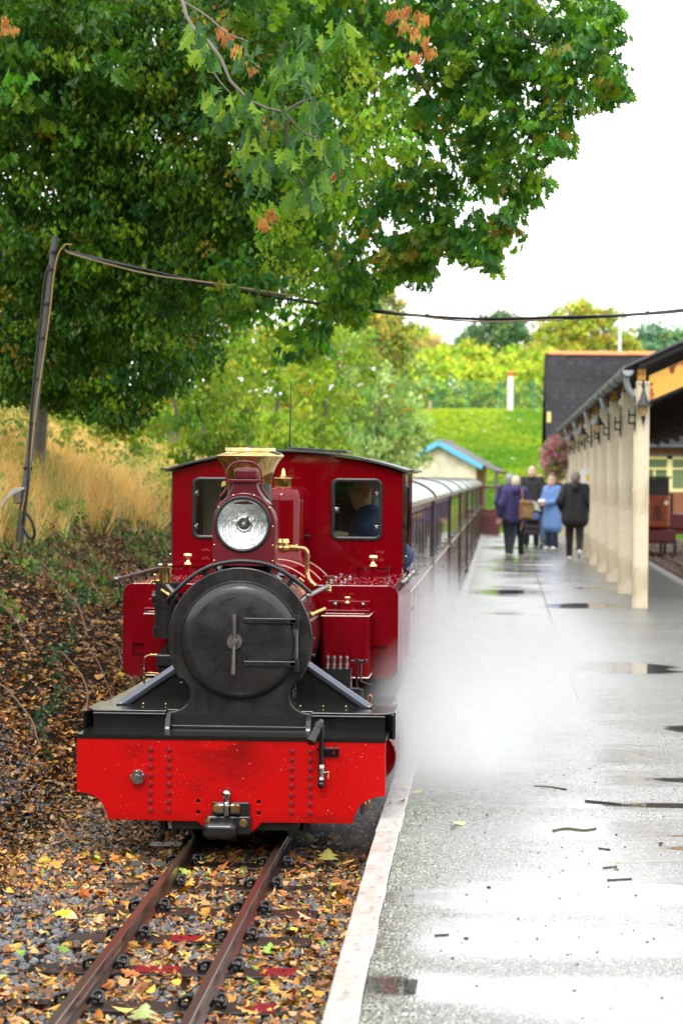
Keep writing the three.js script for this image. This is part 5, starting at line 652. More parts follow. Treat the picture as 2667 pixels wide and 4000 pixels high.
{ // dry grass on the bank, green weeds below it
  const q = rng(5), blade = (h) => { const a = q() * 6.283, w = 0.003 + 0.003 * q(), lean = 0.15 + 0.6 * q(), bx2 = (q() - 0.5) * 0.1, bz = (q() - 0.5) * 0.1, p = []; const pt = (t, s) => [bx2 + Math.cos(a) * lean * h * t * t + s * w * (1 - t * 0.8) * -Math.sin(a), h * t * (1 - 0.25 * lean * t), bz + Math.sin(a) * lean * h * t * t + s * w * (1 - t * 0.8) * Math.cos(a)]; for (let k = 0; k < 3; k++) { const A = pt(k / 3, -1), B = pt(k / 3, 1), Cc = pt((k + 1) / 3, 1), D = pt((k + 1) / 3, -1); p.push(...A, ...B, ...Cc, ...A, ...Cc, ...D); } const g = new THREE.BufferGeometry(); g.setAttribute('position', new THREE.Float32BufferAttribute(p, 3)); g.computeVertexNormals(); return g; };
  const tufts = [0, 1, 2].map(() => mergeGeometries([...Array(16)].map(() => blade(0.45 + 0.4 * q()))));
  const lists = [[], [], []], gl = [[], [], []];
  for (let i = 0; i < 12000; i++) { const z = -3.5 - 24 * R() ** 1.3, x = -1.9 - (0.4 + 0.35 * Math.max(0, -z - 6) * 0.25 + 2.6) * R(), y = land(x, z); if (y < 1.0 + 0.35 * fbm(x, z, 1, 2)) continue; const n = fbm(x * 0.9, z * 0.7, 3, 3); if (fbm(x * 2.6, z * 2.2, 21, 3) < 0.4 && R() < 0.75) continue; lists[i % 3].push([mat4(x, y - 0.02, z, gauss() * 0.42, R() * 6.283, gauss() * 0.42, rr(0.28, 0.66)), vary(n > 0.55 && R() < 0.5 ? [0.34, 0.38, 0.08] : pick([[1, 0.66, 0.2], [0.95, 0.58, 0.16], [1, 0.74, 0.3], [0.85, 0.52, 0.14]]), 0.2)]); }
  const gm = phy([1, 1, 1], 0.9, 0, { side: THREE.DoubleSide, transmission: 0.3, thickness: 0 });
  const T = thing('dry_grass', 'tall straw-coloured dry grass on the top of the bank', 'grass'); tag(T, null, null, null, 'stuff'); lists.forEach((l, i) => inst('dry_grass', tufts[i], gm, l, T));
  const w = [[], []]; for (let i = 0; i < 7000; i++) { const z = -1 - 16 * R(), x = -1.55 - 1.5 * R(), y = land(x, z), n = fbm(x * 1.4, z * 1.1, 12, 3); if (y < 0.7 || n < 0.42 + 0.2 * sstep(1.1, 0.7, y)) continue; w[i % 2].push([mat4(x, y + 0.07 * R(), z, gauss() * 0.6, R() * 6, gauss() * 0.6, rr(0.3, 0.75)), vary(pick([[0.12, 0.24, 0.04], [0.22, 0.32, 0.05], [0.08, 0.16, 0.05], [0.32, 0.3, 0.1], [0.3, 0.18, 0.09]]), 0.3)]); }
  for (let i = 0; i < 1500; i++) { const z = -5 - 20 * R(), x = -2.2 - 3 * R(), n = fbm(x * 0.8, z * 0.6, 41, 3); if (n < 0.5) continue; w[i % 2].push([mat4(x, land(x, z) + 0.1 + 0.45 * R(), z, gauss() * 0.5, R() * 6, gauss() * 0.5, rr(0.4, 0.9)), vary(pick([[0.2, 0.36, 0.03], [0.34, 0.42, 0.05], [0.14, 0.28, 0.04], [0.5, 0.42, 0.1]]), 0.3)]); }
  const Wd = thing('ground_cover', 'patchy green weeds, brambles and ivy between the dry grass and the leaf litter', 'weeds'); tag(Wd, null, null, null, 'stuff'); w.forEach((l, i) => inst('ground_cover', bushSprigs[i], white, l, Wd));
  const iv = []; for (let i = 0; i < 46; i++) { const t = i / 46, z = -7.5 + 5.5 * t, x = -2.05 + 0.75 * t + 0.05 * Math.sin(t * 20); iv.push([mat4(x, land(x, z) + 0.05, z, rr(-1, 0), R() * 6, gauss() * 0.6, rr(0.5, 0.8)), vary([0.025, 0.08, 0.03], 0.3)]); }
  const I = thing('ivy', 'trail of dark green ivy across the leaf litter of the bank', 'ivy'); tag(I, null, null, null, 'stuff'); inst('ivy', hornSprigs[0], white, iv, I);
  const hg = []; for (let i = 0; i < 14000; i++) { const z = -78 - 24 * R(), x = rr(-5, 5), n = fbm(x * 0.5, z * 0.4, 31, 4); hg.push([mat4(x, land(x, z) + 0.03, z, Math.PI + gauss() * 0.3, R() * 6, gauss() * 0.3, rr(0.35, 0.75)), vary(R() < 0.01 ? [0.8, 0.8, 0.6] : [mixn(0.17, 0.36, sstep(0.35, 0.65, n)), mixn(0.34, 0.47, sstep(0.35, 0.65, n)), 0.012], 0.14)]); }
  const Hg = thing('hill_grass', 'tufty bright green grass on the hill behind the station', 'grass'); tag(Hg, null, null, null, 'stuff'); inst('hill_grass', bushSprigs[1], whiteFar, hg, Hg);
  // bare bramble stems and sticks on the bank
  const st = thing('bramble_stems', 'thin bare brown stems trailing down the leaf-covered bank', 'stems'); tag(st, null, null, null, 'stuff'); const gs = []; for (let i = 0; i < 13; i++) { let z = rr(-8, 1), x = rr(-2.3, -1.2); const pts = []; for (let k = 0; k < 6; k++) { pts.push([x, land(x, z) + 0.02 + 0.09 * Math.sin(k * 0.62), z]); x += rr(0.02, 0.16); z += rr(0.03, 0.26); } gs.push(tube(pts, rr(0.003, 0.006), 20, 5)); } mesh('stem', gs, std([0.17, 0.11, 0.075], 0.7), st);
}
{ // fallen leaves and ballast
  const sheet = (st, len, fold, curl) => { const g = leafGeo(st, len, fold, curl); g.translate(0, len / 2, 0); g.rotateX(-Math.PI / 2); return g; };
  const shapes = [sheet([[0, 0.03], [0.3, 0.2], [0.7, 0.16], [1, 0.02]], 0.05, 0.5, 0.3), sheet([[0, 0.05], [0.4, 0.13], [0.8, 0.1], [1, 0.01]], 0.055, -0.6, -0.35), sheet([[0, 0.02], [0.2, 0.34], [0.5, 0.42], [0.8, 0.25], [1, 0]], 0.06, 0.35, 0.2), sheet(OAK, 0.11, 0.3, 0.25)];
  const lm = phy([1, 1, 1], 0.6, 0, { side: THREE.DoubleSide, specularIntensity: 0.25, clearcoat: 0.28, clearcoatRoughness: 0.2 });
  const BR = [[0.14, 0.07, 0.026], [0.2, 0.1, 0.035], [0.08, 0.045, 0.022], [0.28, 0.15, 0.06], [0.06, 0.038, 0.024], [0.42, 0.28, 0.15], [0.30, 0.12, 0.02]];
  const OR = [[0.42, 0.15, 0.02], [0.3, 0.1, 0.018], [0.52, 0.24, 0.045], [0.18, 0.06, 0.016], [0.46, 0.26, 0.03], [0.26, 0.1, 0.03], [0.5, 0.26, 0.09], [0.12, 0.045, 0.018], [0.62, 0.36, 0.14], [0.09, 0.035, 0.016]];
  const bank = [[], [], [], []], trk = [[], [], [], []];
  for (let i = 0; i < 38000; i++) { const z = 2.6 - 16 * R() ** 1.15, x = -0.95 - 2.0 * R(), y = land(x, z); const k = R() < 0.5 ? 0 : R() < 0.6 ? 1 : R() < 0.93 ? 2 : 3; const low = sstep(0.75, 0.1, y), c = R() < low * 0.6 ? pick(OR) : pick(BR); const sl = Math.atan(bankTop(x) > 0 ? 0.85 : 0); bank[k].push([mat4(x, y + 0.008 + 0.02 * R(), z, gauss() * 0.55, R() * 6.283, -sl + gauss() * 0.5, rr(0.35, 0.95)), vary(c, 0.35)]); }
  for (let i = 0; i < 36000; i++) {
    const z = 4.6 - 7.2 * R() ** 0.9, x = rr(-1.75, 0.74) , n = fbm(x * 2.4, z * 1.6, 9, 3), c = railX(z); if (x < -1.05 && R() < 0.2) continue;
    const cover = 0.3 + 2.2 * (n - 0.4) - (z > 0.8 && x < -0.35 ? 0.75 * sstep(-0.3, -0.6, x) : 0); if (R() > cover + 0.5) continue; if (Math.abs(Math.abs(x - c) - 0.2085) < 0.036) continue;
    const dz = Math.abs((((4.75 - z) / 0.592) % 1 + 1) % 1); const onS = dz < 0.13 || dz > 0.87; if (onS && Math.abs(x - 0.02) < 0.49 && R() < 0.86) continue;
    const k = R() < 0.46 ? 0 : R() < 0.6 ? 1 : R() < 0.9 ? 2 : 3, y = Math.max(land(x, z), -0.085) + 0.012 + 0.03 * R() * R() + (onS ? 0.01 : 0);
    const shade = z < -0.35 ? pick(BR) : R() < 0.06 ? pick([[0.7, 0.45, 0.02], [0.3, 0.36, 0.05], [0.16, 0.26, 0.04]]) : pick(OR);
    trk[k].push([mat4(x, y, z, gauss() * 0.7, R() * 6.283, gauss() * 0.7, k === 3 ? rr(0.4, 0.8) : rr(0.28, 0.8)), vary(shade, 0.3, 0.15)]);
  }
  const A = thing('leaf_litter', 'wet brown fallen leaves covering the bank beside the locomotive', 'fallen leaves'); tag(A, null, null, null, 'stuff'); bank.forEach((l, i) => inst('leaf_litter', shapes[i], lm, l, A));
  const B = thing('leaf_litter', 'orange and golden fallen leaves between and beside the rails', 'fallen leaves'); tag(B, null, null, null, 'stuff'); trk.forEach((l, i) => inst('leaf_litter', shapes[i], lm, l, B));
  const sg = [0, 1].map((k) => { const g = new THREE.IcosahedronGeometry(1, 1), p = g.attributes.position; for (let i = 0; i < p.count; i++) { const v = new THREE.Vector3().fromBufferAttribute(p, i), s = 0.72 + 0.5 * noise(v.x * 1.7 + k * 9 + 20, v.y * 1.7 + 20, v.z * 1.7 + 20); p.setXYZ(i, v.x * s, v.y * s * 0.75, v.z * s); } g.computeVertexNormals(); return g; });
  const stones = [[], []]; for (let i = 0; i < 17000; i++) { const z = 4.8 - 6.8 * R() ** 0.95, x = rr(-1.7, 0.76), c = railX(z); if (Math.abs(Math.abs(x - c) - 0.2085) < 0.034) continue; const dz = Math.abs((((4.75 - z) / 0.592) % 1 + 1) % 1); if ((dz < 0.14 || dz > 0.86) && Math.abs(x - 0.02) < 0.48) continue; const r = rr(0.007, 0.021); stones[i % 2].push([mat4(x, land(x, z) + r * 0.3, z, R() * 6, R() * 6, R() * 6, r), vary(pick([[0.05, 0.055, 0.065], [0.075, 0.08, 0.09], [0.035, 0.038, 0.045], [0.10, 0.10, 0.10], [0.07, 0.06, 0.05]]), 0.3, 0.05)]); }
  const S = thing('ballast', 'wet dark grey stone ballast between the rails and beside the track', 'ballast'); tag(S, null, null, null, 'stuff'); stones.forEach((l, i) => inst('ballast', sg[i], phy([1, 1, 1], 0.5, 0, { clearcoat: 0.6, clearcoatRoughness: 0.25 }), l, S));
  const bay = []; for (let i = 0; i < 3500; i++) bay.push([mat4(rr(4.05, 8.5), -0.07, rr(-30, -62), R() * 6, R() * 6, R() * 6, rr(0.03, 0.07)), vary([0.11, 0.075, 0.05], 0.4)]); const S2 = thing('ballast', 'brown stone ballast around the bay track beyond the pillars', 'ballast'); tag(S2, null, null, null, 'stuff'); inst('ballast', sg[0], whiteFar, bay, S2);
  // leaves that stand out
  const one = (px, py, h, len, c, label, st = OAK, turn = R() * 6) => { const d = new THREE.Vector3((px - 784) / 5553, -(py - 1176) / 5553, -1).applyEuler(camera.rotation), t = (h - 1.716) / d.y, o = mesh('fallen_leaf', sheet(st, len, 0.3, 0.18), phy(c, 0.55, 0, { side: THREE.DoubleSide, clearcoat: 0.6, clearcoatRoughness: 0.2, map: rep(tGrime, 8) }), scene); o.position.set(1.24 + d.x * t, h, 11 + d.z * t); o.rotation.set(gauss() * 0.08, turn, gauss() * 0.08); return tag(o, label, 'leaf'); };
  one(705, 1925, -0.03, 0.17, [0.10, 0.14, 0.04], 'large dull green lobed leaf in the steam beside the rail'); one(752, 1968, -0.03, 0.15, [0.5, 0.45, 0.1], 'pale yellow lobed leaf between the rail and platform wall'); one(775, 2030, -0.03, 0.07, [0.8, 0.55, 0.04], 'bright yellow round leaf beside the platform wall', SMALL); one(165, 2105, -0.03, 0.08, [0.78, 0.6, 0.2], 'yellow leaf lying on stones left of the track', SMALL); one(282, 2318, -0.03, 0.075, [0.85, 0.62, 0.05], 'bright yellow leaf between the rails at the bottom edge', SMALL); one(325, 2330, -0.03, 0.14, [0.35, 0.42, 0.1], 'green lobed leaf between the rails at the bottom edge');
  one(1412, 1984, 0.172, 0.05, [0.85, 0.6, 0.02], 'small bright yellow leaf alone on the wet tarmac', SMALL); one(1050, 1890, 0.17, 0.09, [0.85, 0.6, 0.12], 'curled yellow leaf on the tarmac near the white edge', SMALL); one(958, 1818, 0.17, 0.07, [0.75, 0.5, 0.06], 'yellow leaf on the tarmac where the steam begins', SMALL); one(957, 1866, 0.17, 0.05, [0.7, 0.3, 0.04], 'orange leaf on the tarmac beside the white edge', SMALL); one(925, 1810, 0.178, 0.06, [0.6, 0.33, 0.06], 'brown leaf on the white edging under the steam', SMALL); one(922, 1840, 0.178, 0.055, [0.08, 0.05, 0.03], 'dark leaf lying on the white platform edging', SMALL); one(895, 1845, 0.178, 0.04, [0.12, 0.07, 0.04], 'small dark brown leaf at the rim of the white edging', SMALL);
  const twig = (pts, r, label, c = [0.05, 0.04, 0.035]) => { const w = pts.map(([px, py]) => { const d = new THREE.Vector3((px - 784) / 5553, -(py - 1176) / 5553, -1).applyEuler(camera.rotation), t = (PT + r - 1.716) / d.y; return [1.24 + d.x * t, PT + r * 0.9, 11 + d.z * t]; }), o = mesh('twig', [tube(w, r, 20, 6), sp(r * 1.3, ...w[0], 1, 1, 1, 8)], std(c, 0.6), scene); tag(o, label, 'twig'); };
  twig([[1228, 1805], [1262, 1807], [1300, 1813]], 0.004, 'curved brown twig on the tarmac, the one nearest the steam', [0.08, 0.065, 0.045]); twig([[1345, 1839], [1390, 1843], [1425, 1847]], 0.0045, 'dark straight twig lying at the rim of a puddle'); twig([[1270, 1907], [1300, 1902], [1340, 1906], [1368, 1902]], 0.004, 'greenish twig with bent ends in the middle of the platform', [0.10, 0.11, 0.05]); twig([[1385, 1993], [1415, 1990]], 0.003, 'short dark twig on wet tarmac below the small yellow leaf'); twig([[1395, 2021], [1450, 2018]], 0.003, 'thin dark twig lying across a shallow puddle'); twig([[1000, 2148], [1030, 2146]], 0.003, 'short black twig near the white edge, below the puddles'); twig([[1375, 1948], [1400, 1951]], 0.003, 'tiny dark twig above the small yellow leaf');
  const bits = []; for (let i = 0; i < 420; i++) { const z = 4.6 - 9 * R(), x = rr(0.86, 2.9), r = rr(0.001, 0.004) * (R() < 0.1 ? 1.6 : 1); bits.push([mat4(x, PT + r * 0.5, z, 0, R() * 6, 0, r * rr(1, 2.4), r * 0.7, r), vary([0.03, 0.024, 0.018], 0.4)]); } const D = thing('debris', 'scattered specks of dark grit and bark on the wet tarmac', 'grit'); tag(D, null, null, null, 'stuff'); inst('debris', sg[1], whiteFar, bits, D);
}

// ---------- people ----------
// a body is the smooth union of tapered capsules, meshed as one surface (surface nets)
function nets(prims, cell, k = 0.02) {
  const lo = [1e9, 1e9, 1e9], hi = [-1e9, -1e9, -1e9]; for (const [a, b, r0, r1] of prims) for (let i = 0; i < 3; i++) { const r = Math.max(r0, r1) + cell * 2.2 + k * 0.5; lo[i] = Math.min(lo[i], a[i] - r, b[i] - r); hi[i] = Math.max(hi[i], a[i] + r, b[i] + r); }
  const n = [0, 1, 2].map((i) => Math.ceil((hi[i] - lo[i]) / cell) + 1), F = new Float32Array(n[0] * n[1] * n[2]).fill(1);
  const pr = prims.map(([a, b, r0, r1]) => { const d = [b[0] - a[0], b[1] - a[1], b[2] - a[2]]; return [a, d, d[0] * d[0] + d[1] * d[1] + d[2] * d[2] + 1e-9, r0, r1]; });
  for (let z = 0, q = 0; z < n[2]; z++) for (let y = 0; y < n[1]; y++) for (let x = 0; x < n[0]; x++, q++) {
    const X = lo[0] + x * cell, Y = lo[1] + y * cell, Z = lo[2] + z * cell; let f = 1;
    for (const [a, d, dd, r0, r1] of pr) { const px = X - a[0], py = Y - a[1], pz = Z - a[2], t = cl((px * d[0] + py * d[1] + pz * d[2]) / dd), ex = px - d[0] * t, ey = py - d[1] * t, ez = pz - d[2] * t, s = Math.sqrt(ex * ex + ey * ey + ez * ez) - (r0 + (r1 - r0) * t); const h = Math.max(k - Math.abs(f - s), 0) / k; f = Math.min(f, s) - h * h * k * 0.25; }
    F[q] = f;
  }
  const sx = 1, sy = n[0], sz = n[0] * n[1], id = new Int32Array(F.length).fill(-1), pos = [], idx = [];
  for (let z = 0; z < n[2] - 1; z++) for (let y = 0; y < n[1] - 1; y++) for (let x = 0; x < n[0] - 1; x++) {
    const q = x + y * sy + z * sz; let m = 0, c = [0, 0, 0], cnt = 0; const v = []; for (let i = 0; i < 8; i++) { v[i] = F[q + (i & 1) + ((i >> 1) & 1) * sy + (i >> 2) * sz]; if (v[i] < 0) m |= 1 << i; } if (m === 0 || m === 255) continue;
    for (let i = 0; i < 8; i++) for (let e = 1; e < 8; e <<= 1) { const j = i | e; if (j === i || (v[i] < 0) === (v[j] < 0)) continue; const t = v[i] / (v[i] - v[j]); for (let w = 0; w < 3; w++) { const A = (i >> w) & 1, B = (j >> w) & 1; c[w] += A + (B - A) * t; } cnt++; }
    id[q] = pos.length / 3; pos.push(lo[0] + (x + c[0] / cnt) * cell, lo[1] + (y + c[1] / cnt) * cell, lo[2] + (z + c[2] / cnt) * cell);
  }
  const st = [sx, sy, sz];
  for (let z = 1; z < n[2] - 1; z++) for (let y = 1; y < n[1] - 1; y++) for (let x = 1; x < n[0] - 1; x++) { const q = x + y * sy + z * sz; for (let w = 0; w < 3; w++) { const a = F[q] < 0, b = F[q + st[w]] < 0; if (a === b) continue; const u = st[(w + 1) % 3], t = st[(w + 2) % 3], A = id[q - u - t], B = id[q - t], Cc = id[q], D = id[q - u]; if (a) idx.push(A, B, Cc, A, Cc, D); else idx.push(A, Cc, B, A, D, Cc); } }
  const g = new THREE.BufferGeometry(); g.setAttribute('position', new THREE.Float32BufferAttribute(pos, 3)); g.setIndex(idx); g.computeVertexNormals(); return g;
}
const SKIN = std([0.55, 0.33, 0.25], 0.55), cloth = (c, r = 0.8, o = {}) => std(c, r, 0, { map: rep(tGrime, 5), ...o });
function person(label, x, z, turn, o) {
  const s = (o.H ?? 1.7) / 1.7, base = o.y ?? PT, P = thing('person', label, 'person', [x, base, z], turn, o.group), V = (p) => p.map((v) => v * s);
  const J = { hipL: [0.09, 0.9, 0], hipR: [-0.09, 0.9, 0], kneeL: [0.1, 0.48, 0.03], kneeR: [-0.1, 0.48, 0.03], footL: [0.1, 0.08, 0], footR: [-0.1, 0.08, 0], shL: [0.175, 1.39, 0], shR: [-0.175, 1.39, 0], elL: [0.25, 1.1, -0.02], elR: [-0.25, 1.1, -0.02], haL: [0.25, 0.85, 0.08], haR: [-0.25, 0.85, 0.08], head: [0, 1.575, 0.02], chest: [0, 1.3, 0], pelvis: [0, 0.95, 0], ...o.J };
  const c = (a, b, r0, r1 = r0) => [V(a), V(b), r0 * s, r1 * s], add = (a, d) => [a[0] + d[0], a[1] + d[1], a[2] + d[2]], [hx, hy, hz] = J.head;
  const lerp = (a, b, t) => a.map((v, i) => mixn(v, b[i], t));
  // skin: one continuous body, with finer head and hands
  const bodyP = [c(J.pelvis, J.chest, 0.1, 0.11), c(add(J.chest, [0.07, 0, 0]), add(J.chest, [-0.07, 0, 0]), 0.09), c(J.shL, J.shR, 0.05), c([J.chest[0], J.chest[1] + 0.1, J.chest[2]], [hx, hy - 0.04, hz - 0.02], 0.055, 0.05)];
  for (const q of ['L', 'R']) bodyP.push(c(J['sh' + q], J['el' + q], 0.05, 0.04), c(J['el' + q], J['ha' + q], 0.038, 0.028), c(J['hip' + q], J['knee' + q], 0.075, 0.055), c(J['knee' + q], J['foot' + q], 0.052, 0.036));
  const headP = [c([hx, hy - 0.03, hz + 0.015], [hx, hy + 0.03, hz - 0.01], 0.072, 0.086), c([hx, hy - 0.075, hz + 0.035], [hx, hy - 0.04, hz + 0.03], 0.045, 0.06), c([hx, hy - 0.02, hz + 0.09], [hx, hy + 0.01, hz + 0.08], 0.014, 0.009), c([hx + 0.078, hy - 0.02, hz], [hx + 0.08, hy + 0.015, hz - 0.01], 0.013), c([hx - 0.078, hy - 0.02, hz], [hx - 0.08, hy + 0.015, hz - 0.01], 0.013), c([hx, hy - 0.08, hz], [hx, hy - 0.17, hz - 0.02], 0.05, 0.055), c([hx - 0.02, hy - 0.058, hz + 0.078], [hx + 0.02, hy - 0.058, hz + 0.078], 0.007)];
  const geos = [nets(bodyP, 0.02 * s, 0.04), nets(headP, 0.008 * s, 0.02)];
  for (const q of ['L', 'R']) { const h = J['ha' + q], e = J['el' + q], d = P3(h).sub(P3(e)).normalize(), sgn = q === 'L' ? -1 : 1, side = new THREE.Vector3(0, 0, 1).cross(d).normalize(), nrm = side.clone().cross(d), pt = (a, b, n) => { const v = P3(h).addScaledVector(d, a).addScaledVector(side, b).addScaledVector(nrm, n); return [v.x, v.y, v.z]; };
    const hp = [c(pt(-0.03, 0, 0), pt(0.01, 0, 0), 0.026, 0.028), c(pt(0.01, -0.02, 0), pt(0.075, -0.026, 0), 0.016), c(pt(0.01, 0.02, 0), pt(0.075, 0.026, 0), 0.016), c(pt(0.03, 0, 0), pt(0.075, 0, 0), 0.018)];
    [[-0.034, 0.06], [-0.012, 0.075], [0.011, 0.08], [0.033, 0.07]].forEach(([b, l]) => { hp.push(c(pt(0.08, b, 0), pt(0.08 + l * 0.5, b * 1.1, 0.008), 0.0095, 0.0088), c(pt(0.08 + l * 0.5, b * 1.1, 0.008), pt(0.08 + l * 0.9, b * 1.1, 0.032), 0.0085, 0.0075)); });
    hp.push(c(pt(0.02, sgn * 0.028, 0), pt(0.055, sgn * 0.058, 0.02), 0.012, 0.011), c(pt(0.055, sgn * 0.058, 0.02), pt(0.085, sgn * 0.055, 0.036), 0.0105, 0.009)); geos.push(nets(hp, 0.0055, 0.008)); }
  mesh('body', geos.map((g) => { g.deleteAttribute('uv'); return g; }), o.skin ?? SKIN, P);
  if (o.face !== false) for (const q of [-1, 1]) mesh('eye', sp(0.0095 * s, (hx + q * 0.032) * s, (hy + 0.012) * s, (hz + 0.077) * s, 1, 0.8, 0.6, 10), std([0.06, 0.04, 0.03], 0.2), P);
  if (o.hair) { const hp = [c([hx, hy + 0.035, hz - 0.022], [hx, hy + 0.055, hz - 0.005], 0.09, 0.082), c([hx, hy, hz - 0.045], [hx, hy - 0.05, hz - 0.045], 0.075, 0.06)]; if (o.long) hp.push(c([hx, hy, hz - 0.045], [hx, hy - 0.11, hz - 0.05], 0.085, 0.06), c([hx + 0.06, hy, hz - 0.02], [hx + 0.06, hy - 0.09, hz - 0.02], 0.035, 0.025), c([hx - 0.06, hy, hz - 0.02], [hx - 0.06, hy - 0.09, hz - 0.02], 0.035, 0.025)); mesh('hair', nets(hp, 0.011 * s, 0.02), std(o.hair, 0.75, 0, { map: rep(tStreak, 20) }), P); }
  // trousers, shoes, coat
  const tp = [c([0.05, J.pelvis[1] + 0.04, J.pelvis[2]], [-0.05, J.pelvis[1] + 0.04, J.pelvis[2]], 0.125, 0.125)]; for (const q of ['L', 'R']) tp.push(c(J['hip' + q], J['knee' + q], 0.1, 0.074), c(J['knee' + q], lerp(J['knee' + q], J['foot' + q], 0.96), 0.072, o.flare ?? 0.058)); mesh('trousers', nets(tp, 0.016 * s, 0.025), cloth(o.legs), P);
  for (const q of ['L', 'R']) { const f = J['foot' + q], t = o['toe' + q] ?? 0; mesh('shoe', nets([c(add(f, [0, -0.03, -0.03]), add(f, [0, -0.042 + t, 0.12]), 0.04, 0.034), c(add(f, [0, 0, -0.01]), add(f, [0, -0.02, 0]), 0.045)], 0.012 * s, 0.02), std(o.shoes ?? [0.03, 0.03, 0.03], 0.6), P); }
  const hem = o.hem ?? 0.85, w = o.bulk ?? 0.02, fl = o.coatFlare ?? 0.03, cp = [c([0.08, hem, J.pelvis[2]], [0.07, J.chest[1], J.chest[2]], 0.115 + w + fl, 0.105 + w), c([-0.08, hem, J.pelvis[2]], [-0.07, J.chest[1], J.chest[2]], 0.115 + w + fl, 0.105 + w), c(J.shL, J.shR, 0.075 + w * 0.5), c([hx, J.chest[1] + 0.12, J.chest[2] - 0.01], [hx, hy - 0.12, hz - 0.01], 0.085, 0.07)];
  for (const q of ['L', 'R']) cp.push(c(J['sh' + q], J['el' + q], 0.07 + w * 0.6, 0.06 + w * 0.5), c(J['el' + q], lerp(J['el' + q], J['ha' + q], 0.93), 0.06 + w * 0.5, 0.045 + w * 0.3));
  if (o.hood) cp.push(c([hx, hy - 0.13, hz - 0.09], [hx, hy - 0.17, hz - 0.12], 0.085, 0.09), c([hx + 0.07, hy - 0.13, hz - 0.06], [hx - 0.07, hy - 0.13, hz - 0.06], 0.06));
  const coat = mesh(o.coatName ?? 'jacket', nets(cp, 0.014 * s, 0.035), o.coatMat ?? cloth(o.coat), P);
  if (o.quilt) { const bands = []; for (let y = hem + 0.06; y < 1.36; y += 0.07) { const t = (y - hem) / (J.chest[1] - hem), a = 0.2 + w + fl * (1 - t), b = 0.128 + w + fl * (1 - t) * 0.8; bands.push(move(new THREE.TorusGeometry(1, 0.05, 8, 40).scale(a * s, b * s, 0.14 * s), 0, y * s, (J.chest[2] - 0.005) * s, Math.PI / 2)); } mesh('quilt_seam', bands, cloth(o.quilt), coat); }
  return P;
}
const purple = person('white-blonde woman in purple quilted jacket, walking away with a brown rucksack', 1.46, -36.1, Math.PI, { H: 1.62, coat: [0.055, 0.04, 0.16], quilt: [0.03, 0.02, 0.085], legs: [0.012, 0.013, 0.02], shoes: [0.25, 0.22, 0.18], hair: [0.72, 0.62, 0.42], long: true, hood: true, face: false, J: { footL: [0.14, 0.1, -0.16], kneeL: [0.12, 0.47, 0.03], footR: [-0.12, 0.08, 0.24], kneeR: [-0.11, 0.5, 0.16], elL: [0.29, 1.12, -0.03], haL: [0.33, 0.86, 0.06], elR: [-0.28, 1.14, 0.02], haR: [-0.22, 1.2, 0.18] } });
{
  const r = thing('rucksack', 'tan brown rucksack hanging from the shoulder of the woman in purple', 'bag', [1.66, 1.14, -35.9], 0.25); mesh('bag', [rb(0.27, 0.36, 0.17, 0.07, 0.02, -0.03, 0, 0, 0, -0.12), rb(0.18, 0.17, 0.07, 0.03, 0.02, -0.1, 0.09, 0, 0, -0.12), rb(0.25, 0.1, 0.19, 0.04, 0.0, 0.12, 0.01, 0, 0, -0.12)], cloth([0.30, 0.18, 0.06]), r); mesh('strap', [tube([[-0.06, 0.1, 0.02], [-0.08, 0.26, 0.03], [-0.07, 0.38, -0.05], [-0.06, 0.36, -0.14]], 0.016), tube([[-0.12, -0.2, 0.05], [-0.13, 0, 0.06], [-0.08, 0.2, 0.06]], 0.025), tube([[-0.05, -0.2, 0.05], [-0.1, -0.33, 0.05], [-0.12, -0.42, 0.05]], 0.014)], cloth([0.28, 0.13, 0.06]), r);
}
person('grey-haired person in dark blue half hidden in front of the woman in purple', 1.34, -38.6, Math.PI - 0.4, { H: 1.66, coat: [0.03, 0.03, 0.10], legs: [0.02, 0.03, 0.09], hair: [0.35, 0.35, 0.36], face: false, J: { footL: [0.12, 0.08, 0.22], kneeL: [0.11, 0.5, 0.14], footR: [-0.1, 0.1, -0.16] } });
person('tall bald man in black jacket walking towards the camera behind a pushchair', 1.86, -44.2, 0, { H: 1.86, coat: [0.022, 0.022, 0.023], legs: [0.03, 0.035, 0.05], skin: std([0.62, 0.36, 0.28], 0.5), J: { elL: [0.26, 1.12, 0.08], elR: [-0.26, 1.12, 0.08], haL: [0.2, 1.0, 0.32], haR: [-0.2, 1.0, 0.32], head: [0, 1.575, 0.06] } });
person('fair-haired woman just behind the bald man', 2.1, -48, 0.2, { H: 1.68, coat: [0.02, 0.02, 0.022], legs: [0.16, 0.28, 0.5], hair: [0.55, 0.36, 0.18], long: true });
person('short-haired man in black and light jeans behind the woman in blue coat', 2.38, -47.4, 0.1, { H: 1.7, coat: [0.015, 0.015, 0.016], legs: [0.2, 0.36, 0.62], hair: [0.28, 0.16, 0.12], J: { elR: [-0.26, 1.12, 0.04], haR: [-0.16, 1.05, 0.24] } });
const blueTex = tex(256, 256, (u, v) => { const n = tnoise(u * 14, v * 14, 14, 91), k = sstep(0.6, 0.72, n); return [0.26 + 0.6 * k, 0.47 + 0.42 * k, 0.72 + 0.24 * k]; }, true); blueTex.repeat.set(1.2, 1.2);
person('woman in long blue patterned coat with short fair hair, looking down at her hands', 2.3, -42.6, -0.75, { H: 1.63, coatMat: std([0.55, 0.62, 0.75], 0.7, 0, { map: blueTex }), coatName: 'coat', hem: 0.55, bulk: 0.025, coatFlare: 0.035, legs: [0.012, 0.02, 0.06], shoes: [0.7, 0.7, 0.7], hair: [0.6, 0.48, 0.3], flare: 0.075, J: { elL: [0.25, 1.12, 0.05], elR: [-0.25, 1.12, 0.05], haL: [0.06, 1.08, 0.26], haR: [-0.06, 1.08, 0.26], head: [0, 1.565, 0.05] } });
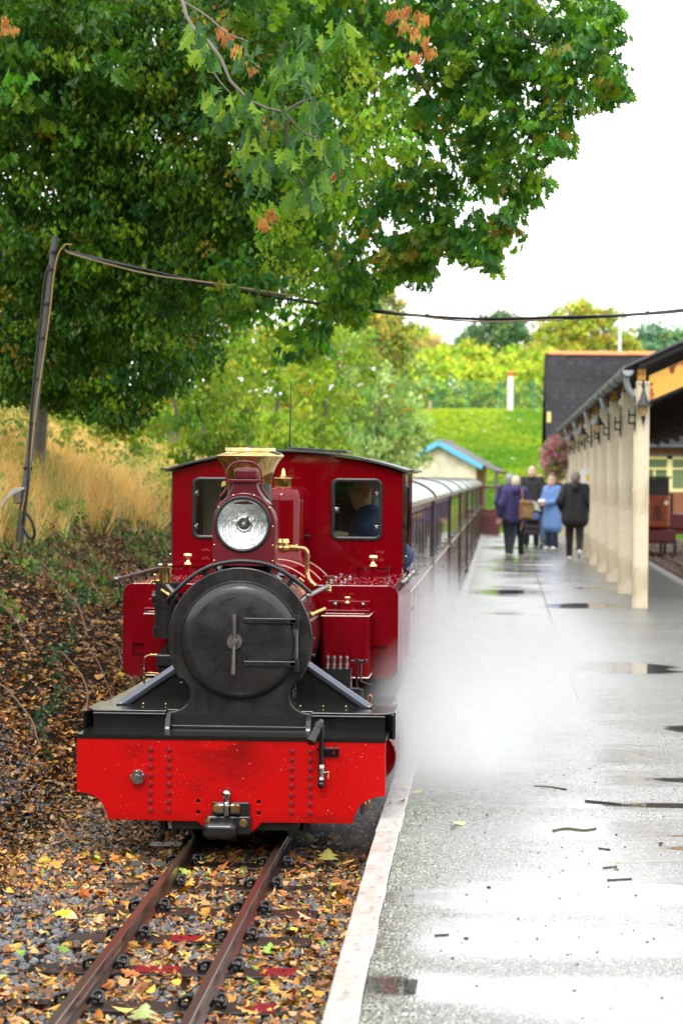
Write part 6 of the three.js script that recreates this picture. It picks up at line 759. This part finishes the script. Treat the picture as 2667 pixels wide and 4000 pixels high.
{ const b = thing('backpack', 'teal backpack on the back of the woman in blue coat', 'bag', [2.46, 1.26, -42.75], -0.75); mesh('bag', [rb(0.3, 0.42, 0.16, 0.06, 0, 0, 0), rb(0.22, 0.2, 0.06, 0.03, 0, -0.08, -0.1)], cloth([0.02, 0.25, 0.27]), b); mesh('strap', [tube([[0.09, 0.18, 0.06], [0.1, 0.2, 0.18], [0.1, 0.05, 0.24]], 0.018), tube([[-0.09, 0.18, 0.06], [-0.1, 0.2, 0.18], [-0.1, 0.05, 0.24]], 0.018)], cloth([0.02, 0.12, 0.14]), b); const p = thing('phone', 'small white phone in the hands of the woman in blue coat', 'phone', [2.06, 1.24, -42.38], -0.75); mesh('phone_body', rb(0.16, 0.014, 0.08, 0.005, 0, 0, 0, 0.4), std([0.8, 0.82, 0.85], 0.3), p); }
person('grey-haired person in black hooded jacket and trousers walking away beside the pillars', 2.59, -35.4, Math.PI, { H: 1.7, coat: [0.013, 0.013, 0.014], legs: [0.010, 0.010, 0.011], shoes: [0.5, 0.5, 0.5], hair: [0.24, 0.2, 0.17], hood: true, face: false, bulk: 0.03, coatFlare: 0.04, hem: 0.8, toeR: -0.09, J: { footL: [0.1, 0.08, 0.16], kneeL: [0.1, 0.5, 0.12], footR: [-0.08, 0.2, -0.24], kneeR: [-0.09, 0.47, 0.0], elL: [0.3, 1.14, -0.08], haL: [0.26, 0.98, 0.08], elR: [-0.3, 1.14, -0.08], haR: [-0.26, 0.98, 0.08] } });
person('driver in dark jacket seen in profile through the cab window', 0.445, -3.3, -Math.PI / 2 + 0.15, { y: 0.06, H: 1.7, coat: [0.03, 0.05, 0.17], legs: [0.03, 0.03, 0.05], hair: [0.42, 0.40, 0.37], skin: std([0.5, 0.28, 0.2], 0.55), J: { elR: [-0.3, 1.2, 0.05], haR: [-0.2, 1.15, 0.22], elL: [0.24, 1.2, -0.16], haL: [0.22, 1.08, 0.06] } });
{ const g = thing('glasses', 'wire-rimmed glasses worn by the driver in the cab', 'glasses', [0.445, 1.646, -3.3], -Math.PI / 2 + 0.15); mesh('rim', [-1, 1].map((q) => move(new THREE.TorusGeometry(0.02, 0.002, 6, 20), q * 0.03, 0, 0.118)).concat([bar([-0.05, 0, 0.115], [-0.078, 0, 0.03], 0.002), bar([0.05, 0, 0.115], [0.078, 0, 0.03], 0.002)]), M.steel, g); }
{ // pushchair
  const p = thing('pushchair', 'dark pushchair with a pale hood pushed by the bald man', 'pushchair', [1.82, PT, -43.35]);
  mesh('seat', [rb(0.42, 0.1, 0.4, 0.04, 0, 0.5, 0.02, 0.2), rb(0.42, 0.5, 0.1, 0.04, 0, 0.68, -0.2, -0.3), rb(0.36, 0.12, 0.3, 0.04, 0, 0.36, 0.1)], cloth([0.03, 0.02, 0.03]), p); mesh('hood', move(new THREE.SphereGeometry(0.28, 24, 12, 0, Math.PI * 2, 0, Math.PI * 0.5).scale(0.85, 1, 1), 0, 0.8, -0.08, -0.25), cloth([0.5, 0.5, 0.44]), p); mesh('blanket', rb(0.4, 0.16, 0.1, 0.04, 0, 0.72, 0.18), cloth([0.1, 0.16, 0.36]), p); mesh('frame', [bar([-0.24, 0.12, 0.34], [-0.2, 1.02, -0.4], 0.015), bar([0.24, 0.12, 0.34], [0.2, 1.02, -0.4], 0.015), bar([-0.24, 0.14, -0.32], [-0.22, 0.6, 0], 0.015), bar([0.24, 0.14, -0.32], [0.22, 0.6, 0], 0.015), bar([-0.2, 1.02, -0.4], [0.2, 1.02, -0.4], 0.018)], M.rubber, p); for (const q of [-1, 1]) for (const z of [0.34, -0.32]) { const w = mesh('wheel', cy(0.1, 0.1, 0.04, q * 0.25, 0.1, z, 0, Math.PI / 2), M.rubber, p); mesh('hub', cy(0.04, 0.04, 0.05, q * 0.25, 0.1, z, 0, Math.PI / 2), std([0.5, 0.5, 0.5], 0.4), w); }
}
{ // flower basket
  const f = thing('hanging_basket', 'hanging basket overflowing with pink and red flowers at the end of the canopy', 'flower basket', [2.5, 2.5, -50.5]); mesh('basket', lathe([[0, -0.2], [0.12, -0.16], [0.2, -0.02], [0.21, 0]]), std([0.08, 0.06, 0.04], 0.9), f); mesh('chain', [bar([-0.15, 0, 0], [0, 0.55, 0], 0.006), bar([0.15, 0, 0], [0, 0.55, 0], 0.006)], M.rubber, f);
  const l = [], l2 = []; for (let i = 0; i < 420; i++) { const a = R() * 6.283, u = Math.acos(1 - 2 * R()), r = 0.36 * Math.cbrt(R()), x = Math.cos(a) * Math.sin(u) * r, y = Math.cos(u) * r * 1.5 - 0.26, z = Math.sin(a) * Math.sin(u) * r; (R() < 0.5 ? l : l2).push([mat4(x, y, z, R() * 6, R() * 6, R() * 6, rr(0.5, 0.9)), vary(R() < (y > -0.3 ? 0.7 : 0.3) ? pick([[0.55, 0.2, 0.25], [0.5, 0.25, 0.36], [0.6, 0.14, 0.12], [0.6, 0.35, 0.35]]) : [0.22, 0.28, 0.06], 0.25)]); } inst('flowers', bushSprigs[0], whiteDull, l, f); inst('foliage', bushSprigs[1], whiteDull, l2, f);
}

// ---------- steam drifting from the cylinders over the platform ----------
{
  const S = thing('steam', 'white steam drifting from under the locomotive across the platform', 'steam'); tag(S, null, null, null, 'stuff');
  const sm3 = phy([0.73, 0.74, 0.755], 1, 0, { vertexColors: true, transparent: true, transmission: 0.5, thickness: 0, side: THREE.DoubleSide, specularIntensity: 0 });
  const den = (x, y, z) => {
    const t = cl((-0.5 - z) / 12), w = 0.36 + 0.62 * Math.sqrt(t), top = 0.5 + 0.16 * sstep(0, 0.25, t) - 0.42 * sstep(0.3, 1, t) + 0.42 * Math.exp(-(((x - 0.78) / 0.2) ** 2)) * sstep(0, 0.15, t), cx = 0.84 + 0.42 * Math.sqrt(t);
    const side = Math.exp(-(((x - cx) / w) ** 2) * 1.4) * sstep(0.45, 0.66, x), up = sstep(top + 0.22, top * 0.2, y - 0.12), near = sstep(-0.2, -0.9, z), far = sstep(-15, -6, z);
    const n = fbm(x * 3.1 + 4 + y, y * 3.4, z * 1.0, 5); return Math.max(0, side * up * near * far * (0.6 + 0.9 * sstep(0.15, 0.8, n)) * 1.3 - 0.1 * (1 - n)) ;
  };
  for (let k = 0; k < 17; k++) {
    const z0 = -0.6 - 0.58 * k - 0.016 * k * k, nx = 54, ny = 34, xa = 0.35, xb = 3.1, ya = -0.02, yb = 1.5, pos = [], col = [], nor = [], idx = [];
    for (let j = 0; j <= ny; j++) for (let i = 0; i <= nx; i++) { const x = mixn(xa, xb, i / nx), y = mixn(ya, yb, j / ny), z = z0 + 0.45 * (fbm(x * 1.7 + k * 3, y * 0.6, k, 3) - 0.5) - 0.35 * (x - 1.2) ** 2 * 0.4; const edge = sstep(0, 0.1, i / nx) * sstep(1, 0.85, i / nx) * sstep(1, 0.8, j / ny); pos.push(x, y, z); const a = 1 - Math.exp(-den(x, y, z) * 0.62 * (k < 4 ? 1.25 : 1) * sstep(0.1, k < 2 ? 0.36 : 0.2, y)); col.push(1, 1, 1, cl(a * edge)); nor.push(0, 0.75, 0.66); if (i < nx && j < ny) { const q = j * (nx + 1) + i; idx.push(q, q + 1, q + nx + 2, q, q + nx + 2, q + nx + 1); } }
    const g = new THREE.BufferGeometry(); g.setAttribute('position', new THREE.Float32BufferAttribute(pos, 3)); g.setAttribute('normal', new THREE.Float32BufferAttribute(nor, 3)); g.setAttribute('color', new THREE.Float32BufferAttribute(col, 4)); g.setIndex(idx); mesh('steam_billow', g, sm3, S);
  }
  // wisps under the beam, between the rail and the platform wall
  for (let k = 0; k < 4; k++) { const pos = [], col = [], nor = [], idx = [], n = 24; for (let j = 0; j <= n; j++) for (let i = 0; i <= n; i++) { const x = mixn(0.25, 0.85, i / n), y = mixn(-0.05, 0.32, j / n), z = -0.12 - 0.2 * k + 0.2 * (fbm(x * 4, y * 4, k * 5, 3) - 0.5), e = Math.sin(Math.PI * i / n) * Math.sin(Math.PI * Math.min(1, j / n)) ** 0.8, f = fbm(x * 5, y * 6, k * 3 + 40, 3); pos.push(x, y, z); col.push(1, 1, 1, cl(0.42 * e * (f - 0.25) * (k + 1) * 0.7)); nor.push(0, 0.75, 0.66); if (i < n && j < n) { const q = j * (n + 1) + i; idx.push(q, q + 1, q + n + 2, q, q + n + 2, q + n + 1); } } const g = new THREE.BufferGeometry(); g.setAttribute('position', new THREE.Float32BufferAttribute(pos, 3)); g.setAttribute('normal', new THREE.Float32BufferAttribute(nor, 3)); g.setAttribute('color', new THREE.Float32BufferAttribute(col, 4)); g.setIndex(idx); mesh('steam_billow', g, sm3, S); }
}

renderer.render(scene, camera);
